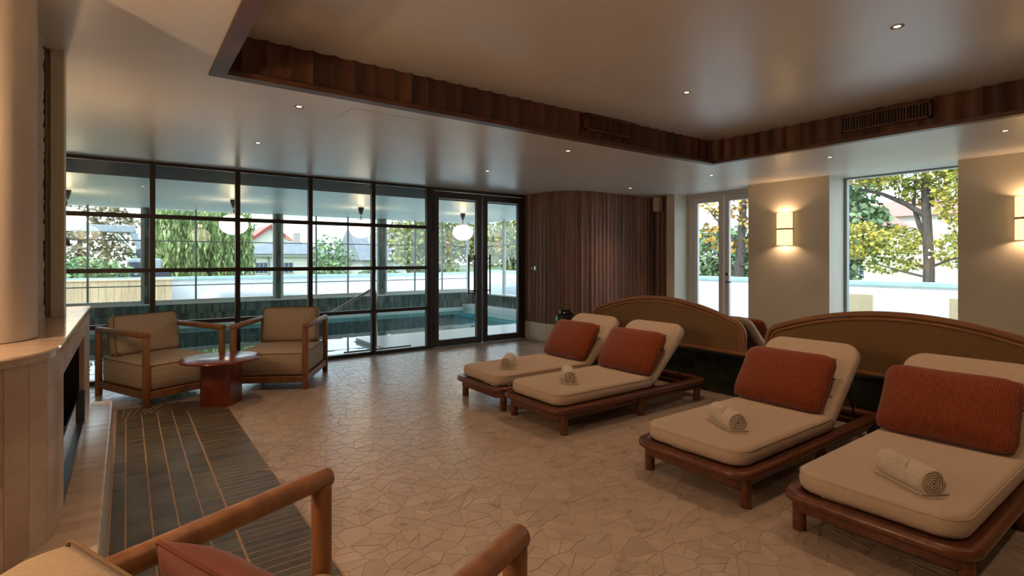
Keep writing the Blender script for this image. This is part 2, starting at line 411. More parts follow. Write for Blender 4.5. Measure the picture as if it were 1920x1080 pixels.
# ---- dark tiled hearth rug: square tiles inside, long tiles round the edge
gb = MB(); gb.box(-.074, .753, 1.0, 5.48, -.006, .0003); gb.box(-.074, .327, 5.48, 5.907, -.006, .00025)
cor = [(.325, 5.48)] + [(.325 + .427*math.cos(R(a)), 5.48 + .427*math.sin(R(a))) for a in range(0, 91, 10)]
gb.prism(cor, -.006, .0002); gb.build('rug_bedding', M_tilegrout, floor)
xs = [-.068, -.002, .108, .219, .329, .441]
tmesh = {}
def tile_obj(x, y, wx, wy):
    key = (round(wx, 3), round(wy, 3))
    if key not in tmesh:
        b = MB(); b.rbox(-wx/2, wx/2, -wy/2, wy/2, -.006, .0015, .002, 1)
        o = b.build('tile', M_tile, floor); tmesh[key] = o.data
    else:
        o = bpy.data.objects.new('tile', tmesh[key]); COL.objects.link(o); o.parent = floor
    o.location = (x, y, random.uniform(-.0006, .0008)); o.rotation_euler = (random.uniform(-.006, .006), random.uniform(-.006, .006), random.uniform(-.008, .008))
for i in range(5):
    for k in range(34):
        ya = 5.60 - .11*(k+1); yb = 5.60 - .11*k
        if i == 4 and k == 0: continue
        tile_obj((xs[i] + xs[i+1])/2, (ya + yb)/2, xs[i+1] - xs[i] - .006, .1065)
b = MB(); b.prism([(.333, 5.492), (.438, 5.492)] + [(.333 + .105*math.cos(R(a)), 5.492 + .105*math.sin(R(a))) for a in range(15, 91, 15)], -.006, .0015, .001)
b.build('tile', M_tile, floor)
def path_pt(s, rad, r0=None):
    a = .393; arc = rad*math.pi/2
    if s < a: return (-.068 + s, 5.48 + rad)
    if s < a + arc:
        t = (s - a)/rad; return (.325 + rad*math.sin(t), 5.48 + rad*math.cos(t))
    return (.325 + rad, 5.48 - (s - a - arc))
LI = .393 + .122*math.pi/2 + .48; LO = .393 + .425*math.pi/2 + .48
NF = 27
for k in range(NF):
    a, bb = (k + .08)/NF, (k + .92)/NF
    m_ = (a + bb)/2
    poly = [path_pt(a*LI, .122), path_pt(a*LO, .425), path_pt(m_*LO, .425), path_pt(bb*LO, .425), path_pt(bb*LI, .122)]
    poly = poly[::-1]
    t = MB(); t.prism(poly, -.006, .0015, .0008); t.build('tile', M_tile, floor)
yy = 5.48 - .48
for k in range(65):
    tile_obj((.447 + .75)/2, yy - .057*(k + .5), .302, .0535)

# ------------------------------------------------------------------ fluted timber: coffer fascia and curved wall
def flute_mesh(name, w, h, dep, mat, n=6, thick=.012):
    b = MB(); prof = []
    for j in range(n + 1):
        t = -1 + 2*j/n; prof.append((t*w/2, dep*(1 - t*t)))       # y>0 = into the wall
    prof2 = prof + [(w/2, dep + thick), (-w/2, dep + thick)]
    b.rings([[(x, y, 0) for x, y in prof2], [(x, y, h) for x, y in prof2]])
    me = b.build(name, mat, smooth=25); return me
fas = struct(empty('trim_coffer'), 'dark scalloped timber fascia lining the ceiling coffer', 'trim')
tr = MB(); tw = .085; tz0, tz1 = HC - .012, HC + .022
tr.box(X0, X0 + tw, Y0, Y1, tz0, tz1); tr.box(X1 - tw, X1, Y0, Y1, tz0, tz1); tr.box(X0 + tw, X1 - tw, Y1 - tw, Y1, tz0, tz1); tr.box(X0 + tw, X1 - tw, Y0, Y0 + tw, tz0, tz1)
tr.build('ledge', M_trim, fas)
pm = flute_mesh('plank', .14, HU - tz1, .026, M_cof)
first = [pm]
def plank(x, y, rz):
    if first: o = first.pop()
    else: o = bpy.data.objects.new('plank', pm.data); COL.objects.link(o)
    o.parent = fas; o.location = (x, y, tz1); o.rotation_euler = (0, 0, rz)
k = 0
vent_far = (3.44, 4.13); vent_right = (1.50, 2.20)
for i in range(36):
    x = X0 + .035 + .14*(i + .5)
    if x < X1 - .05: plank(x, Y1 - .03, 0)
for i in range(34):
    y = Y1 - .04 - .14*(i + .5)
    plank(X1 - .03, y, -math.pi/2)
    if i % 1 == 0 and y > -1.1: plank(X0 + .03, y, math.pi/2)
def vent(name, along_x, a0, a1, z0, z1, label):
    e = empty(name); tag(e, label, 'vent', 'timber air grilles in the coffer')
    def bx(mb, u0, u1, d0, d1, za, zb):
        if along_x: mb.box(u0, u1, Y1 - .03 - d1, Y1 - .03 - d0, za, zb)
        else: mb.box(X1 - .03 - d1, X1 - .03 - d0, u0, u1, za, zb)
    f = MB(); t = .016
    bx(f, a0, a1, -.01, .022, z1 - t, z1); bx(f, a0, a1, -.01, .022, z0, z0 + t); bx(f, a0, a0 + t, -.01, .022, z0, z1); bx(f, a1 - t, a1, -.01, .022, z0, z1)
    f.build('frame', M_trim, e)
    bk = MB(); bx(bk, a0 + .005, a1 - .005, -.012, .003, z0 + .005, z1 - .005); bk.build('backing', M_vent, e)
    nn = int((a1 - a0)/.024)
    for q in range(1, nn):
        u = a0 + t + (a1 - a0 - 2*t)*q/nn
        s = MB(); bx(s, u - .0045, u + .0045, 0, .018, z0 + t, z1 - t); s.build('slat', M_cof, e)
    return e
vent('air_grille', True, 3.44, 4.13, 2.555, 2.71, 'dark slatted air grille in the coffer side facing the camera')
vent('air_grille', False, 1.50, 2.20, 2.545, 2.69, 'dark slatted air grille in the coffer side above the windows')

# curved timber wall
cw = struct(empty('wall_timber'), 'curved wall clad in dark fluted timber planks', 'wall')
PL = .0885
def cw_pt(s):
    if s < .43: return (5.53, 7.20 - s, math.pi/2*-1)
    s -= .43; arc = .65*math.pi/2
    if s < arc:
        t = s/.65; return (6.18 - .65*math.cos(t), 6.77 - .65*math.sin(t), -math.pi/2 + t)
    s -= arc; return (6.18 + s, 6.12, 0)
bp_ = flute_mesh('plank', PL, HC - .30, .020, M_wal); bp_.parent = cw
tot = .43 + .65*math.pi/2 + 1.50; np_ = int(tot/PL); fo = [bp_]
for i in range(np_):
    x, y, rz = cw_pt((i + .5)*tot/np_)
    o = fo.pop() if fo else bpy.data.objects.new('plank', bp_.data)
    if o is not bp_: COL.objects.link(o); o.parent = cw
    o.location = (x, y, .30); o.rotation_euler = (0, 0, rz)
for i in range(4):
    o = bpy.data.objects.new('plank', bp_.data); COL.objects.link(o); o.parent = cw
    o.location = (7.675, 6.10 - PL*(i + .5), .30); o.rotation_euler = (0, 0, -math.pi/2)
# backing and cream base
def curve_band(off, z0, z1, thick):
    pts = [cw_pt(tot*i/60) for i in range(61)]
    A = []
    for x, y, rz in pts:
        nx_, ny_ = -math.sin(rz), math.cos(rz)     # local +y = into the wall
        A.append([(x + nx_*off, y + ny_*off, z0), (x + nx_*off, y + ny_*off, z1), (x + nx_*(off+thick), y + ny_*(off+thick), z1), (x + nx_*(off+thick), y + ny_*(off+thick), z0)])
    return MB().rings(A)
curve_band(.02, .0, HC + .03, .08).build('backing', M_wal, cw, smooth=40)
bb_ = curve_band(.004, .0, .30, .03).build('baseboard_curved', M_wall, smooth=40)
struct(bb_, 'cream plinth along the foot of the curved timber wall', 'baseboard')
w = MB(); w.box(5.60, 8.3, 7.20, 7.32, -.02, 2.6); w.box(5.66, 7.7, 6.95, 7.2, -.02, 2.5)  # unseen filler boxes, added so no light leaks past the timber wall
struct(w.build('light_block_behind_timber', M_wall), 'unseen filler added behind the timber to stop light leaks', 'wall')
# wall plates beside the door
for (yc, col_, lab) in ((6.985, M_blackmetal, 'small dark switch on the timber wall by the door'), (6.905, M_plastic, 'small white square switch plate on the timber wall by the door')):
    e = empty('switch_plate', (5.53, yc, 1.205)); tag(e, lab, 'switch')
    b = MB(); b.rbox(-.012, .004, -.032, .032, -.04, .04, .004); b.build('plate', col_, e)
    b = MB(); b.rbox(-.016, -.010, -.014, .014, -.02, .02, .002); b.build('rocker', M_plastic if col_ is M_blackmetal else M_chrome, e)
# small white loudspeaker
e = empty('loudspeaker', (7.585, 6.02, 2.20)); tag(e, 'small white loudspeaker box fixed high on the timber wall', 'speaker')
b = MB(); b.rbox(-.065, .065, -.07, .05, 0, .25, .012, 3); b.build('cabinet', M_plastic, e, smooth=40)
b = MB(); b.rbox(-.052, .052, -.076, -.069, .03, .23, .003); b.build('grille', M_white, e)
b = MB(); b.bar((0, -.073, .018), (0, -.079, .018), .008); b.build('badge', M_blackmetal, e)

# ------------------------------------------------------------------ glass partition and doors
gw = struct(empty('wall_far'), 'dark bronze steel and glass partition to the pool room', 'glass partition')
def fbar(x0, x1, z0, z1, parent, name='mullion', d=.03, mat=None):
    b = MB(); b.box(x0, x1, GY - d, GY + d, z0, z1)
    # raised glazing bead on both faces
    return b.build(name, mat or M_darkmetal, parent)
mx = [-.625, .241, 1.105, 1.968, 2.834, 3.695]; mw = .026
zr = [.0, .617, 1.228, 1.838, HC]
for x in mx: fbar(x - mw, x + mw, 0, HC, gw, d=.035)
for x in mx:
    b = MB(); b.box(x - .008, x + .008, GY - .042, GY - .034, 0, HC); b.build('bead', M_darkmetal, gw)
for z in zr:
    h = .024
    z0_, z1_ = (0, .045) if z == 0 else ((HC - .035, HC + .005) if z == HC else (z - h, z + h))
    for i in range(5): fbar(mx[i] + mw, mx[i+1] - mw, z0_, z1_, gw, 'transom', .03)
for i in range(5):
    for k in range(4):
        z0_ = .045 if k == 0 else zr[k] + .024; z1_ = HC - .035 if k == 3 else zr[k+1] - .024
        b = MB(); b.box(mx[i] + mw, mx[i+1] - mw, GY - .004, GY + .004, z0_, z1_); b.build('pane', M_glass, gw)
# double door
dr = struct(empty('door_1'), 'double glazed door with dark bronze frame and long bar handles', 'door')
f = MB(); f.box(3.721, 3.775, GY - .04, GY + .04, 0, HC); f.box(5.49, 5.56, GY - .04, GY + .04, 0, HC); f.box(3.775, 5.49, GY - .04, GY + .04, 2.41, HC); f.build('door_frame', M_darkmetal, dr)
def leaf(xa, xb, hside):
    st_ = .085
    f = MB(); f.box(xa, xa + st_, GY - .033, GY + .033, .012, 2.40); f.box(xb - st_, xb, GY - .033, GY + .033, .012, 2.40)
    f.box(xa + st_, xb - st_, GY - .033, GY + .033, .012, .11); f.box(xa + st_, xb - st_, GY - .033, GY + .033, 2.30, 2.40)
    L_ = f.build('door_leaf', M_darkmetal, dr)
    g = MB(); g.box(xa + st_, xb - st_, GY - .004, GY + .004, .11, 2.30); g.build('pane', M_glass, L_)
    hx = xb - .17 if hside > 0 else xa + .097
    for sgn in (-1, 1):
        h = MB(); yo = GY + sgn*.085
        h.tube([(hx, yo, .79), (hx, yo, 1.43)], .013, 14)
        for zz in (.85, 1.37): h.tube([(hx, GY + sgn*.03, zz), (hx, yo, zz)], .008, 10); h.tube([(hx, yo, zz), (hx + hside*.09, GY + sgn*.045, zz)], .007, 8)
        h.build('pull_handle', M_blackmetal, L_, smooth=40)
    for zz in (.32, 1.85, 2.12):
        b = MB(); hx2 = xa - .006 if hside > 0 else xb + .006
        b.bar((hx2, GY - .045, zz - .06), (hx2, GY - .045, zz + .06), .014, 10, .004); b.build('hinge', M_blackmetal, L_, smooth=40)
leaf(3.785, 4.650, 1); leaf(4.682, 5.482, -1)

# ------------------------------------------------------------------ windows on the right
wd = struct(empty('window_1'), 'tall fixed window looking out at a maple tree', 'window')
GX = 7.92
f = MB(); t = .035
f.box(GX - .03, GX + .05, 3.137 - t, 3.14, 0, HC); f.box(GX - .03, GX + .05, 1.80, 1.81 + t, 0, HC); f.box(GX - .03, GX + .05, 1.81 + t, 3.137 - t, HC - .02, HC + .02); f.box(GX - .03, GX + .05, 1.81 + t, 3.137 - t, -.01, .05)
f.build('window_frame', surf('grey_green_frame', (.30,.34,.33), rough=.45), wd)
g = MB(); g.box(GX - .006, GX + .006, 1.81 + t, 3.137 - t, .05, HC - .02); g.build('pane', M_glass, wd)
dd = struct(empty('door_2'), 'white double french door to the terrace', 'door')
DX = 7.86
f = MB(); f.box(DX - .03, DX + .06, 5.47, 5.56, 0, HC); f.box(DX - .03, DX + .06, 4.25, 4.33, 0, HC); f.box(DX - .03, DX + .06, 4.33, 5.47, 2.40, HC); f.build('door_frame', M_white, dd)
for (ya, yb, hs) in ((4.90, 5.465, 1), (4.335, 4.885, -1)):
    st_ = .085; f = MB()
    f.rbox(DX - .03, DX + .03, ya, ya + st_, .01, 2.395, .006); f.rbox(DX - .03, DX + .03, yb - st_, yb, .01, 2.395, .006)
    f.rbox(DX - .03, DX + .03, ya + st_ - .004, yb - st_ + .004, .01, .14, .006); f.rbox(DX - .03, DX + .03, ya + st_ - .004, yb - st_ + .004, 2.30, 2.395, .006)
    L_ = f.build('door_leaf', M_white, dd)
    g = MB(); g.box(DX - .005, DX + .005, ya + st_ - .005, yb - st_ + .005, .135, 2.305); g.build('pane', M_glass, L_)
    if hs < 0:
        h = MB(); yh = yb - .05
        h.rbox(DX - .042, DX - .03, yh - .014, yh + .014, 1.09, 1.14, .003); h.build('lock_plate', M_blackmetal, L_)
        h = MB(); h.tube([(DX - .03, yh, .99), (DX - .075, yh, .99), (DX - .08, yh - .012, .99), (DX - .08, yh - .10, .99)], .009, 10); h.build('lever_handle', M_blackmetal, L_, smooth=40)

# ------------------------------------------------------------------ lamps of the lounge
M_alab = emit('sconce_shade', (1.0, .62, .24), 2.4)
M_bulb = emit('sconce_bulb', (1.0, .80, .45), 9.0)
M_spotglow = emit('downlight_lens', (1.0, .82, .55), 8.0)
def sconce(y, label):
    e = empty('wall_sconce', (WX, y, 1.55)); tag(e, label, 'sconce', 'lit wall sconces between the windows')
    for z0_ in (0.0, .235):
        b = MB(); ring = []
        A = [(-.02 - .085*math.sin(math.pi*j/12), -.107*math.cos(math.pi*j/12)) for j in range(13)]
        Bq = [(-.02 - .079*math.sin(math.pi*j/12), -.101*math.cos(math.pi*j/12)) for j in range(13)]
        loop_ = A + Bq[::-1]
        b.rings([[(x, yv, z0_) for x, yv in loop_], [(x, yv, z0_ + .215) for x, yv in loop_]])
        b.build('shade', M_alab, e, smooth=40)
    b = MB(); b.rbox(-.02, -.002, -.105, .105, 0.0, .45, .004); b.build('back_plate', M_wall, e)
    b = MB()
    A = [(-.02 - .089*math.sin(math.pi*j/12), -.111*math.cos(math.pi*j/12)) for j in range(13)]
    b.rings([[(x, yv, .214) for x, yv in A], [(x, yv, .236) for x, yv in A]]); b.build('clip_band', surf('sconce_brass', (.45,.30,.12), rough=.35, metal=.6) if 'sconce_brass' not in MATS else MATS['sconce_brass'], e, smooth=40)
    for zz, up in ((.10, 1), (.34, -1)):
        b = MB(); b.lathe([(.004, -.03), (.02, -.02), (.026, 0), (.02, .02), (.004, .03)], 12, (-.055, 0, zz)); b.build('bulb', M_bulb, e, smooth=60)
    for zz in (.05, .40):
        l = bpy.data.lights.new('sconce_light', 'POINT'); l.energy = SCONCE_W/2; l.color = WARM; l.shadow_soft_size = .03
        lo = bpy.data.objects.new('sconce_light', l); COL.objects.link(lo); lo.location = (-.055, 0, zz); lo.parent = e
sconce(3.706, 'glowing two-part wall sconce between the french door and the tall window')
sconce(1.235, 'glowing two-part wall sconce at the right edge beyond the tall window')

def downlight(x, y, z, label, watts, room='lounge', angle=95):
    e = empty('downlight', (x, y, z)); tag(e, label, 'downlight', 'recessed downlights of the ' + room)
    b = MB(); b.rings([[(r_*math.cos(2*math.pi*j/20), r_*math.sin(2*math.pi*j/20), z_) for j in range(20)] for r_, z_ in ((.028, .004), (.036, .002), (.036, -.003), (.033, -.004), (.028, -.001))], loop=True); b.build('bezel', M_plastic, e, smooth=40)
    b = MB(); b.lathe([(.001, .0), (.019, .0), (.019, .003), (.001, .003)], 16); b.build('lens', M_spotglow, e); b = MB(); b.rings([[(r_*math.cos(2*math.pi*j/20), r_*math.sin(2*math.pi*j/20), z_) for j in range(20)] for r_, z_ in ((.019, .003), (.019, -.0012), (.029, -.0012), (.029, .003))], loop=True); b.build('baffle', M_vent, e)
    if watts:
        l = bpy.data.lights.new('downlight_beam', 'SPOT'); l.energy = watts; l.color = WARM; l.spot_size = R(angle); l.spot_blend = .9; l.shadow_soft_size = .035
        lo = bpy.data.objects.new('downlight_beam', l); COL.objects.link(lo); lo.location = (0, 0, -.012); lo.parent = e
DL = [(1.01, 3.99, 'above the hearth rug, nearest the coffer corner'), (1.01, 5.46, 'above the red stone table'), (3.64, 5.50, 'above the floor in front of the door'),
      (3.63, 4.00, 'above the farthest lounger, beside the coffer'), (6.30, 5.52, 'in front of the curved timber wall'), (6.20, 4.05, 'near the far coffer corner, in front of the french door'),
      (6.14, 2.58, 'in front of the tall window'), (6.09, 1.16, 'at the right edge in front of the sconce')]
for x, y, s in DL: downlight(x, y, HC, 'small recessed ceiling downlight ' + s, DOWNLIGHT_W)
downlight(3.71, 2.65, HU, 'small recessed downlight in the coffer ceiling, the farther one', COFFER_W)
downlight(3.66, 1.17, HU, 'small recessed downlight in the coffer ceiling, the nearer one', COFFER_W)
downlight(1.02, 2.65, HU, 'unseen added downlight in the coffer above the hearth rug', COFFER_W)  # out-of-view coffer downlights, this one and those below, kept for their light
downlight(1.02, 1.17, HU, 'unseen added downlight in the coffer above the near armchair', COFFER_W)
downlight(3.66, -.3, HU, 'unseen added downlight in the coffer behind the camera', COFFER_W)
downlight(1.02, -.3, HU, 'unseen added downlight in the coffer straight behind the camera', COFFER_W)
def cone_sconce(loc, label, watts):
    e = empty('cone_wall_lamp', loc); tag(e, label, 'wall lamp', 'black cone wall lamps')
    b = MB(); n = 20
    rs = [[(r*math.cos(2*math.pi*j/n), r*math.sin(2*math.pi*j/n), z) for j in range(n)] for r, z in ((.075, -.05), (.03, .05), (.026, .05), (.071, -.05))]
    b.rings(rs, loop=True); b.build('shade', M_blackmetal, e, smooth=40)
    b = MB(); b.tube([(-.14, 0, 0), (-.04, 0, 0)], .010, 10); b.build('arm', M_blackmetal, e, smooth=40)
    b = MB(); b.lathe([(.002, -.025), (.018, -.015), (.022, 0), (.014, .02), (.002, .026)], 12); b.build('bulb', M_bulb, e, smooth=60)
    for zz in (.09, -.08):
        l = bpy.data.lights.new('lamp_light', 'POINT'); l.energy = watts; l.color = WARM; l.shadow_soft_size = .02
        lo = bpy.data.objects.new('lamp_light', l); COL.objects.link(lo); lo.location = (0, 0, zz); lo.parent = e
cone_sconce((-.362, 4.5, 1.49), 'black cone wall lamp peeping out behind the cream panel', 9)
cone_sconce((-.96, 1.95, 1.80), 'black cone wall lamp left of the round flue', 30)

# ------------------------------------------------------------------ fireplace
fp = empty('fireplace', (0, 0, 0)); tag(fp, 'travertine clad fireplace with rounded corner, mantel shelf and raised hearth', 'fireplace')
FX, FY1, FYc, FR = -.19, 4.35, 2.42, .34
def fp_pt(s):
    a = FY1 - FYc; arc = FR*math.pi/2
    if s < a: return (FX, FY1 - s, 1.0, 0.0)
    s -= a
    if s < arc:
        t = s/FR; return (FX - FR + FR*math.cos(t), FYc - FR*math.sin(t), math.cos(t), -math.sin(t))
    s -= arc; return (FX - FR - s, FYc - FR, 0.0, -1.0)
def panel(s0, s1, z0, z1, name='stone_panel'):
    g = .0006; n = max(1, int((s1 - s0)/.04)); A = []
    for i in range(n + 1):
        x, y, nx_, ny_ = fp_pt(s0 + g + (s1 - s0 - 2*g)*i/n)
        A.append([(x, y, z0), (x, y, z1), (x - nx_*.02, y - ny_*.02, z1), (x - nx_*.02, y - ny_*.02, z0)])
    MB().rings(A).build(name, M_trav, fp, smooth=30)
OY1, OY0, OZ0, OZ1 = 3.815, 2.60, .43, .92
a_ = FY1 - FYc
sF = FY1 - OY1; sN = FY1 - OY0
edges = [0]; 
rr = random.Random(5)
s = 0
def strip_run(s0, s1, z0, z1, wmin=.09, wmax=.15):
    s = s0
    while s < s1 - .001:
        w_ = rr.uniform(wmin, wmax); e_ = s + w_
        if s1 - e_ < wmin*.7: e_ = s1
        if z1 - z0 > .8 and rr.random() < .4:
            zm = z0 + (z1 - z0)*rr.uniform(.35, .7); panel(s, e_, z0, zm - .001); panel(s, e_, zm + .001, z1)
        else: panel(s, e_, z0, z1)
        s = e_
MZ = 1.052; MT = .032
strip_run(0, sF, .42, MZ - MT); strip_run(sF, sN, OZ1, MZ - MT); strip_run(sN, a_ + FR*math.pi/2 + .75, .0, MZ - MT, .07, .13)
# mass behind the cladding (around the firebox)
b = MB(); b.box(-1.4, FX - .02, OY1, FY1, 0, MZ - MT); b.box(-1.4, FX - .02, OY0, OY1, OZ1, MZ - MT); b.box(-1.4, -.75, OY0, OY1, 0, OZ1); b.box(-1.4, FX - .021, OY0, OY1, 0, OZ0 - .03); b.box(-1.4, FX - .02, FYc, OY0, 0, MZ - MT)
b.prism([(-1.3, FYc), (-1.3, FYc - FR + .02), (FX - FR, FYc - FR + .02)] + [(FX - FR + (FR - .02)*math.cos(R(t)), FYc + (FR - .02)*math.sin(R(t))) for t in range(-80, 1, 10)], 0, MZ - MT)
b.build('core', M_plaster, fp)
b = MB(); b.box(-.74, FX - .022, OY1 - .004, OY1 - .001, OZ0, OZ1); b.box(-.74, FX - .022, OY0 + .001, OY0 + .004, OZ0, OZ1); b.box(-.745, -.74, OY0, OY1, OZ0, OZ1); b.box(-.74, FX - .022, OY0, OY1, OZ1 - .004, OZ1 - .001); b.box(-.74, FX - .01, OY0, OY1, OZ0 - .029, OZ0 - .015)
b.build('firebox_lining', M_black, fp)
b = MB(); b.box(FX - .05, FX + .0, OY0 + .01, OY1 - .01, OZ0 - .012, OZ0 + .02); b.rbox(FX - .03, FX + .004, OY1 - .03, OY1 - .008, OZ0, OZ0 + .19, .003); b.build('glass_track', surf('track_steel', (.10,.12,.14), rough=.3, metal=.7), fp)
b = MB(); b.box(FX - .022, FX - .016, OY0 + .01, OY1 - .03, OZ0 + .012, OZ0 + .19); b.build('spark_guard_glass', M_fireglass, fp)
# mantel shelf in segments
def mantel_outline(off):
    n = 14
    pts = [(-1.4, FY1 + off), (FX + off, FY1 + off), (FX + off, FYc)]
    pts += [(FX - FR + (FR + off)*math.cos(R(t)), FYc + (FR + off)*math.sin(R(t))) for t in [-90*k/n for k in range(1, n + 1)]]
    pts += [(-1.4, FYc - FR - off)]
    return pts[::-1]
ms = MB(); q0 = mantel_outline(.004); q1 = mantel_outline(.008); n_ = len(q0)
ms.rings([[(x, y, MZ - MT + .001) for x, y in q0], [(x, y, MZ - MT + .004) for x, y in q1], [(x, y, MZ - .005) for x, y in q1], [(x, y, MZ) for x, y in q0]])
ms.build('mantel_shelf', surf('mantel_travertine', (.50,.39,.30), (.60,.50,.41), rough=.14, scale=4, stretch=(.6,4,1), detail=7), fp)
# raised hearth
hs = MB(); HX, HY1, HZ = -.070, 4.40, .42
def hearth_out(d): return rrect(-.26, HX, 1.6, HY1, (.01, .01, .05, .01), d)
hs.rings([[(x, y, z) for x, y in hearth_out(d)] for d, z in ((0, 0), (0, HZ - .008), (.003, HZ - .002), (.008, HZ))])
hs.build('hearth', M_travh, fp, smooth=30)
b = MB(); b.box(FX, HX - .004, FY1 - .6, FY1 - .598, HZ - .001, HZ + .0006)
b.build('hearth_joint', M_grout, fp)
# round flue
e = empty('flue_column', (-.44, 2.70, MZ)); tag(e, 'smooth round plaster flue column standing on the mantel', 'column')
b = MB(); b.lathe([(.160, 0), (.166, .004), (.166, HC - MZ - .01), (.166, HC - MZ + .02)], 64); b.build('shaft', M_plaster, e, smooth=40)

# ------------------------------------------------------------------ loungers
def make_lounger():
    e = empty('sun_lounger'); LX = 1.93; W = .385; RR = (.12, .12, .12, .12)
    def ring(mb, d0, d1, z0, z1, r=.02, rad=RR):
        prof = [(d0 + r*.15, z0 + r*.5), (d0, z0 + r), (d0, z1 - r), (d0 + r*.3, z1 - r*.3), (d0 + r, z1), (d1 - .008, z1), (d1, z1 - .008), (d1, z0 + .004), (d1 - .004, z0), (d0 + r, z0)]
        mb.rings([[(x, y, z) for x, y in rrect(0, LX, -W, W, rad, d, 8)] for d, z in prof], loop=True)
    m = MB(); ring(m, 0, .085, .164, .213, .020); m.build('frame', M_teak, e, smooth=50)
    m = MB(); ring(m, .05, .08, .112, .166, .005); m.build('apron', M_teak, e, smooth=50)
    for x in (.115, 1.0, 1.815):
        for sy in (-1, 1):
            m = MB(); m.bar((x, sy*.325, 0), (x, sy*.325, .170), .031, 18, .006); m.build('leg', M_teak, e, smooth=50)
    for k in range(9):
        x = .14 + .128*k; m = MB(); m.rbox(x, x + .07, -.31, .31, .188, .206, .004); m.build('slat', M_teak, e)
    for xa, za in ((1.26, .165), (1.66, .150)):
        m = MB(); m.rbox(xa, xa + .035, -.31, .31, za, za + .035, .004); m.build('cross_bar', M_teak, e)
    m = MB(); soft_slab(m, .055, 1.165, -.335, .335, .216, .318, (.11, .03, .03, .11), .032, .004); st_ = m.build('seat_mattress', M_cream, e, smooth=60)
    m = MB(); seam(m, .055, 1.165, -.335, .335, .300, (.11, .03, .03, .11)); m.build('seam', M_cream, st_, smooth=60)
    A = R(42); Mb = Matrix.Translation((1.185, 0, .226)) @ Matrix.Rotation(-A, 4, 'Y')
    m = MB(); m.rbox(0, .66, -.30, .30, -.022, -.002, .006, 2, Mb); m.build('backrest_panel', M_teak, e)
    m = MB(); soft_slab(m, -.005, .68, -.335, .335, 0, .095, (.03, .12, .12, .03), .035, .004, Mb); m.build('back_mattress', M_cream, e, smooth=60)
    for sy in (-1, 1):
        p0 = Mb @ Vector((.42, sy*.27, -.02)); m = MB(); m.tube([p0, (1.68, sy*.27, .175)], .006, 8); m.build('prop_rod', M_blackmetal, e, smooth=60)
    return e
def seam(mb, x0, x1, y0, y1, z, rad):
    pts = [(x, y, z) for x, y in rrect(x0, x1, y0, y1, rad, .0005)]
    return mb.tube(pts, .0028, 5, closed=True)
L0 = make_lounger()
loungers = []
LS = [(2.61, 4.185, 0, 'cream cushioned teak sun lounger farthest from the camera, nearest the door'),
      (2.61, 3.373, 0, 'cream cushioned teak sun lounger, second from the glass door'),
      (2.61, 1.898, 0, 'cream cushioned teak sun lounger, third from the glass door'),
      (2.61, .962, 0, 'cream cushioned teak sun lounger closest to the camera at right'),
      (6.93, 3.34, math.pi, 'cream cushioned sun lounger glimpsed behind the gap between the headboards')]
for i, (x, y, rz, lab) in enumerate(LS):
    o = L0 if i == 0 else copy_tree(L0)
    o.location = (x, y, 0); o.rotation_euler = (0, 0, rz)
    tag(o, lab, 'sun lounger', 'cream sun loungers with teak frames'); loungers.append(o)

# cushions: a proper pillow with pulled corners
def pillow(mb, W, H, T, nu=30, nv=20, pinch=.05, wr=0.0, seed=1, M=None, corner=.16):
    rg = random.Random(seed); ph = [rg.uniform(0, 6.28) for _ in range(6)]
    def pt(u, v, s):
        cu = 1 - pinch*(v*v*0 + (1 - abs(u)**2)*0)
        # outline: edges bow inwards a little between the corners
        x = u*W/2*(1 - pinch*(1 - v*v)*abs(u)**3*0 - pinch*.6*(1 - v*v)*abs(u)**4); y = v*H/2*(1 - pinch*(1 - u*u)*abs(v)**4)
        # round the corners
        k = max(0, abs(u) + abs(v) - (2 - corner)); x -= math.copysign(k*W*.10, u); y -= math.copysign(k*H*.13, v)
        t = T/2*max(0, (1 - abs(u)**3.2))**.55*max(0, (1 - abs(v)**3.2))**.55
        t *= 1 + wr*(math.sin(u*5 + ph[0] + v*2)*.5 + math.sin(v*6 + ph[1] + u*3)*.5)
        return Vector((x, y, s*t))
    vs = []; fs = []
    n = nu + 1
    for s in (1, -1):
        for j in range(nv + 1):
            for i in range(nu + 1):
                u = -1 + 2*i/nu; v = -1 + 2*j/nv
                u = math.sin(u*math.pi/2)*.35 + u*.65; v = math.sin(v*math.pi/2)*.35 + v*.65
                vs.append(pt(u, v, s))
    N_ = n*(nv + 1)
    for j in range(nv):
        for i in range(nu):
            a = j*n + i; fs.append((a, a+1, a+n+1, a+n)); fs.append((N_+a, N_+a+n, N_+a+n+1, N_+a+1))
    if M: vs = [M @ v for v in vs]
    bm = bmesh.new(); bv = [bm.verts.new(v) for v in vs]
    for f in fs: bm.faces.new([bv[i] for i in f])
    bmesh.ops.remove_doubles(bm, verts=bm.verts[:], dist=.0008); bm.verts.index_update()
    mb.add([v.co.copy() for v in bm.verts], [tuple(v.index for v in f.verts) for f in bm.faces]); bm.free()
    return mb
CU = [(0, -.01, .0, 54, 'rust chenille cushion on the farthest sun lounger'), (1, -.03, .02, 54, 'rust chenille cushion on the lounger second from the glass door'),
      (2, .03, -.02, 54, 'rust chenille cushion on the lounger third from the glass door'), (3, .02, .02, 56, 'rust chenille cushion on the lounger closest to the camera'),
      (4, 0, 0, 56, 'rust cushion on the lounger behind the headboards')]
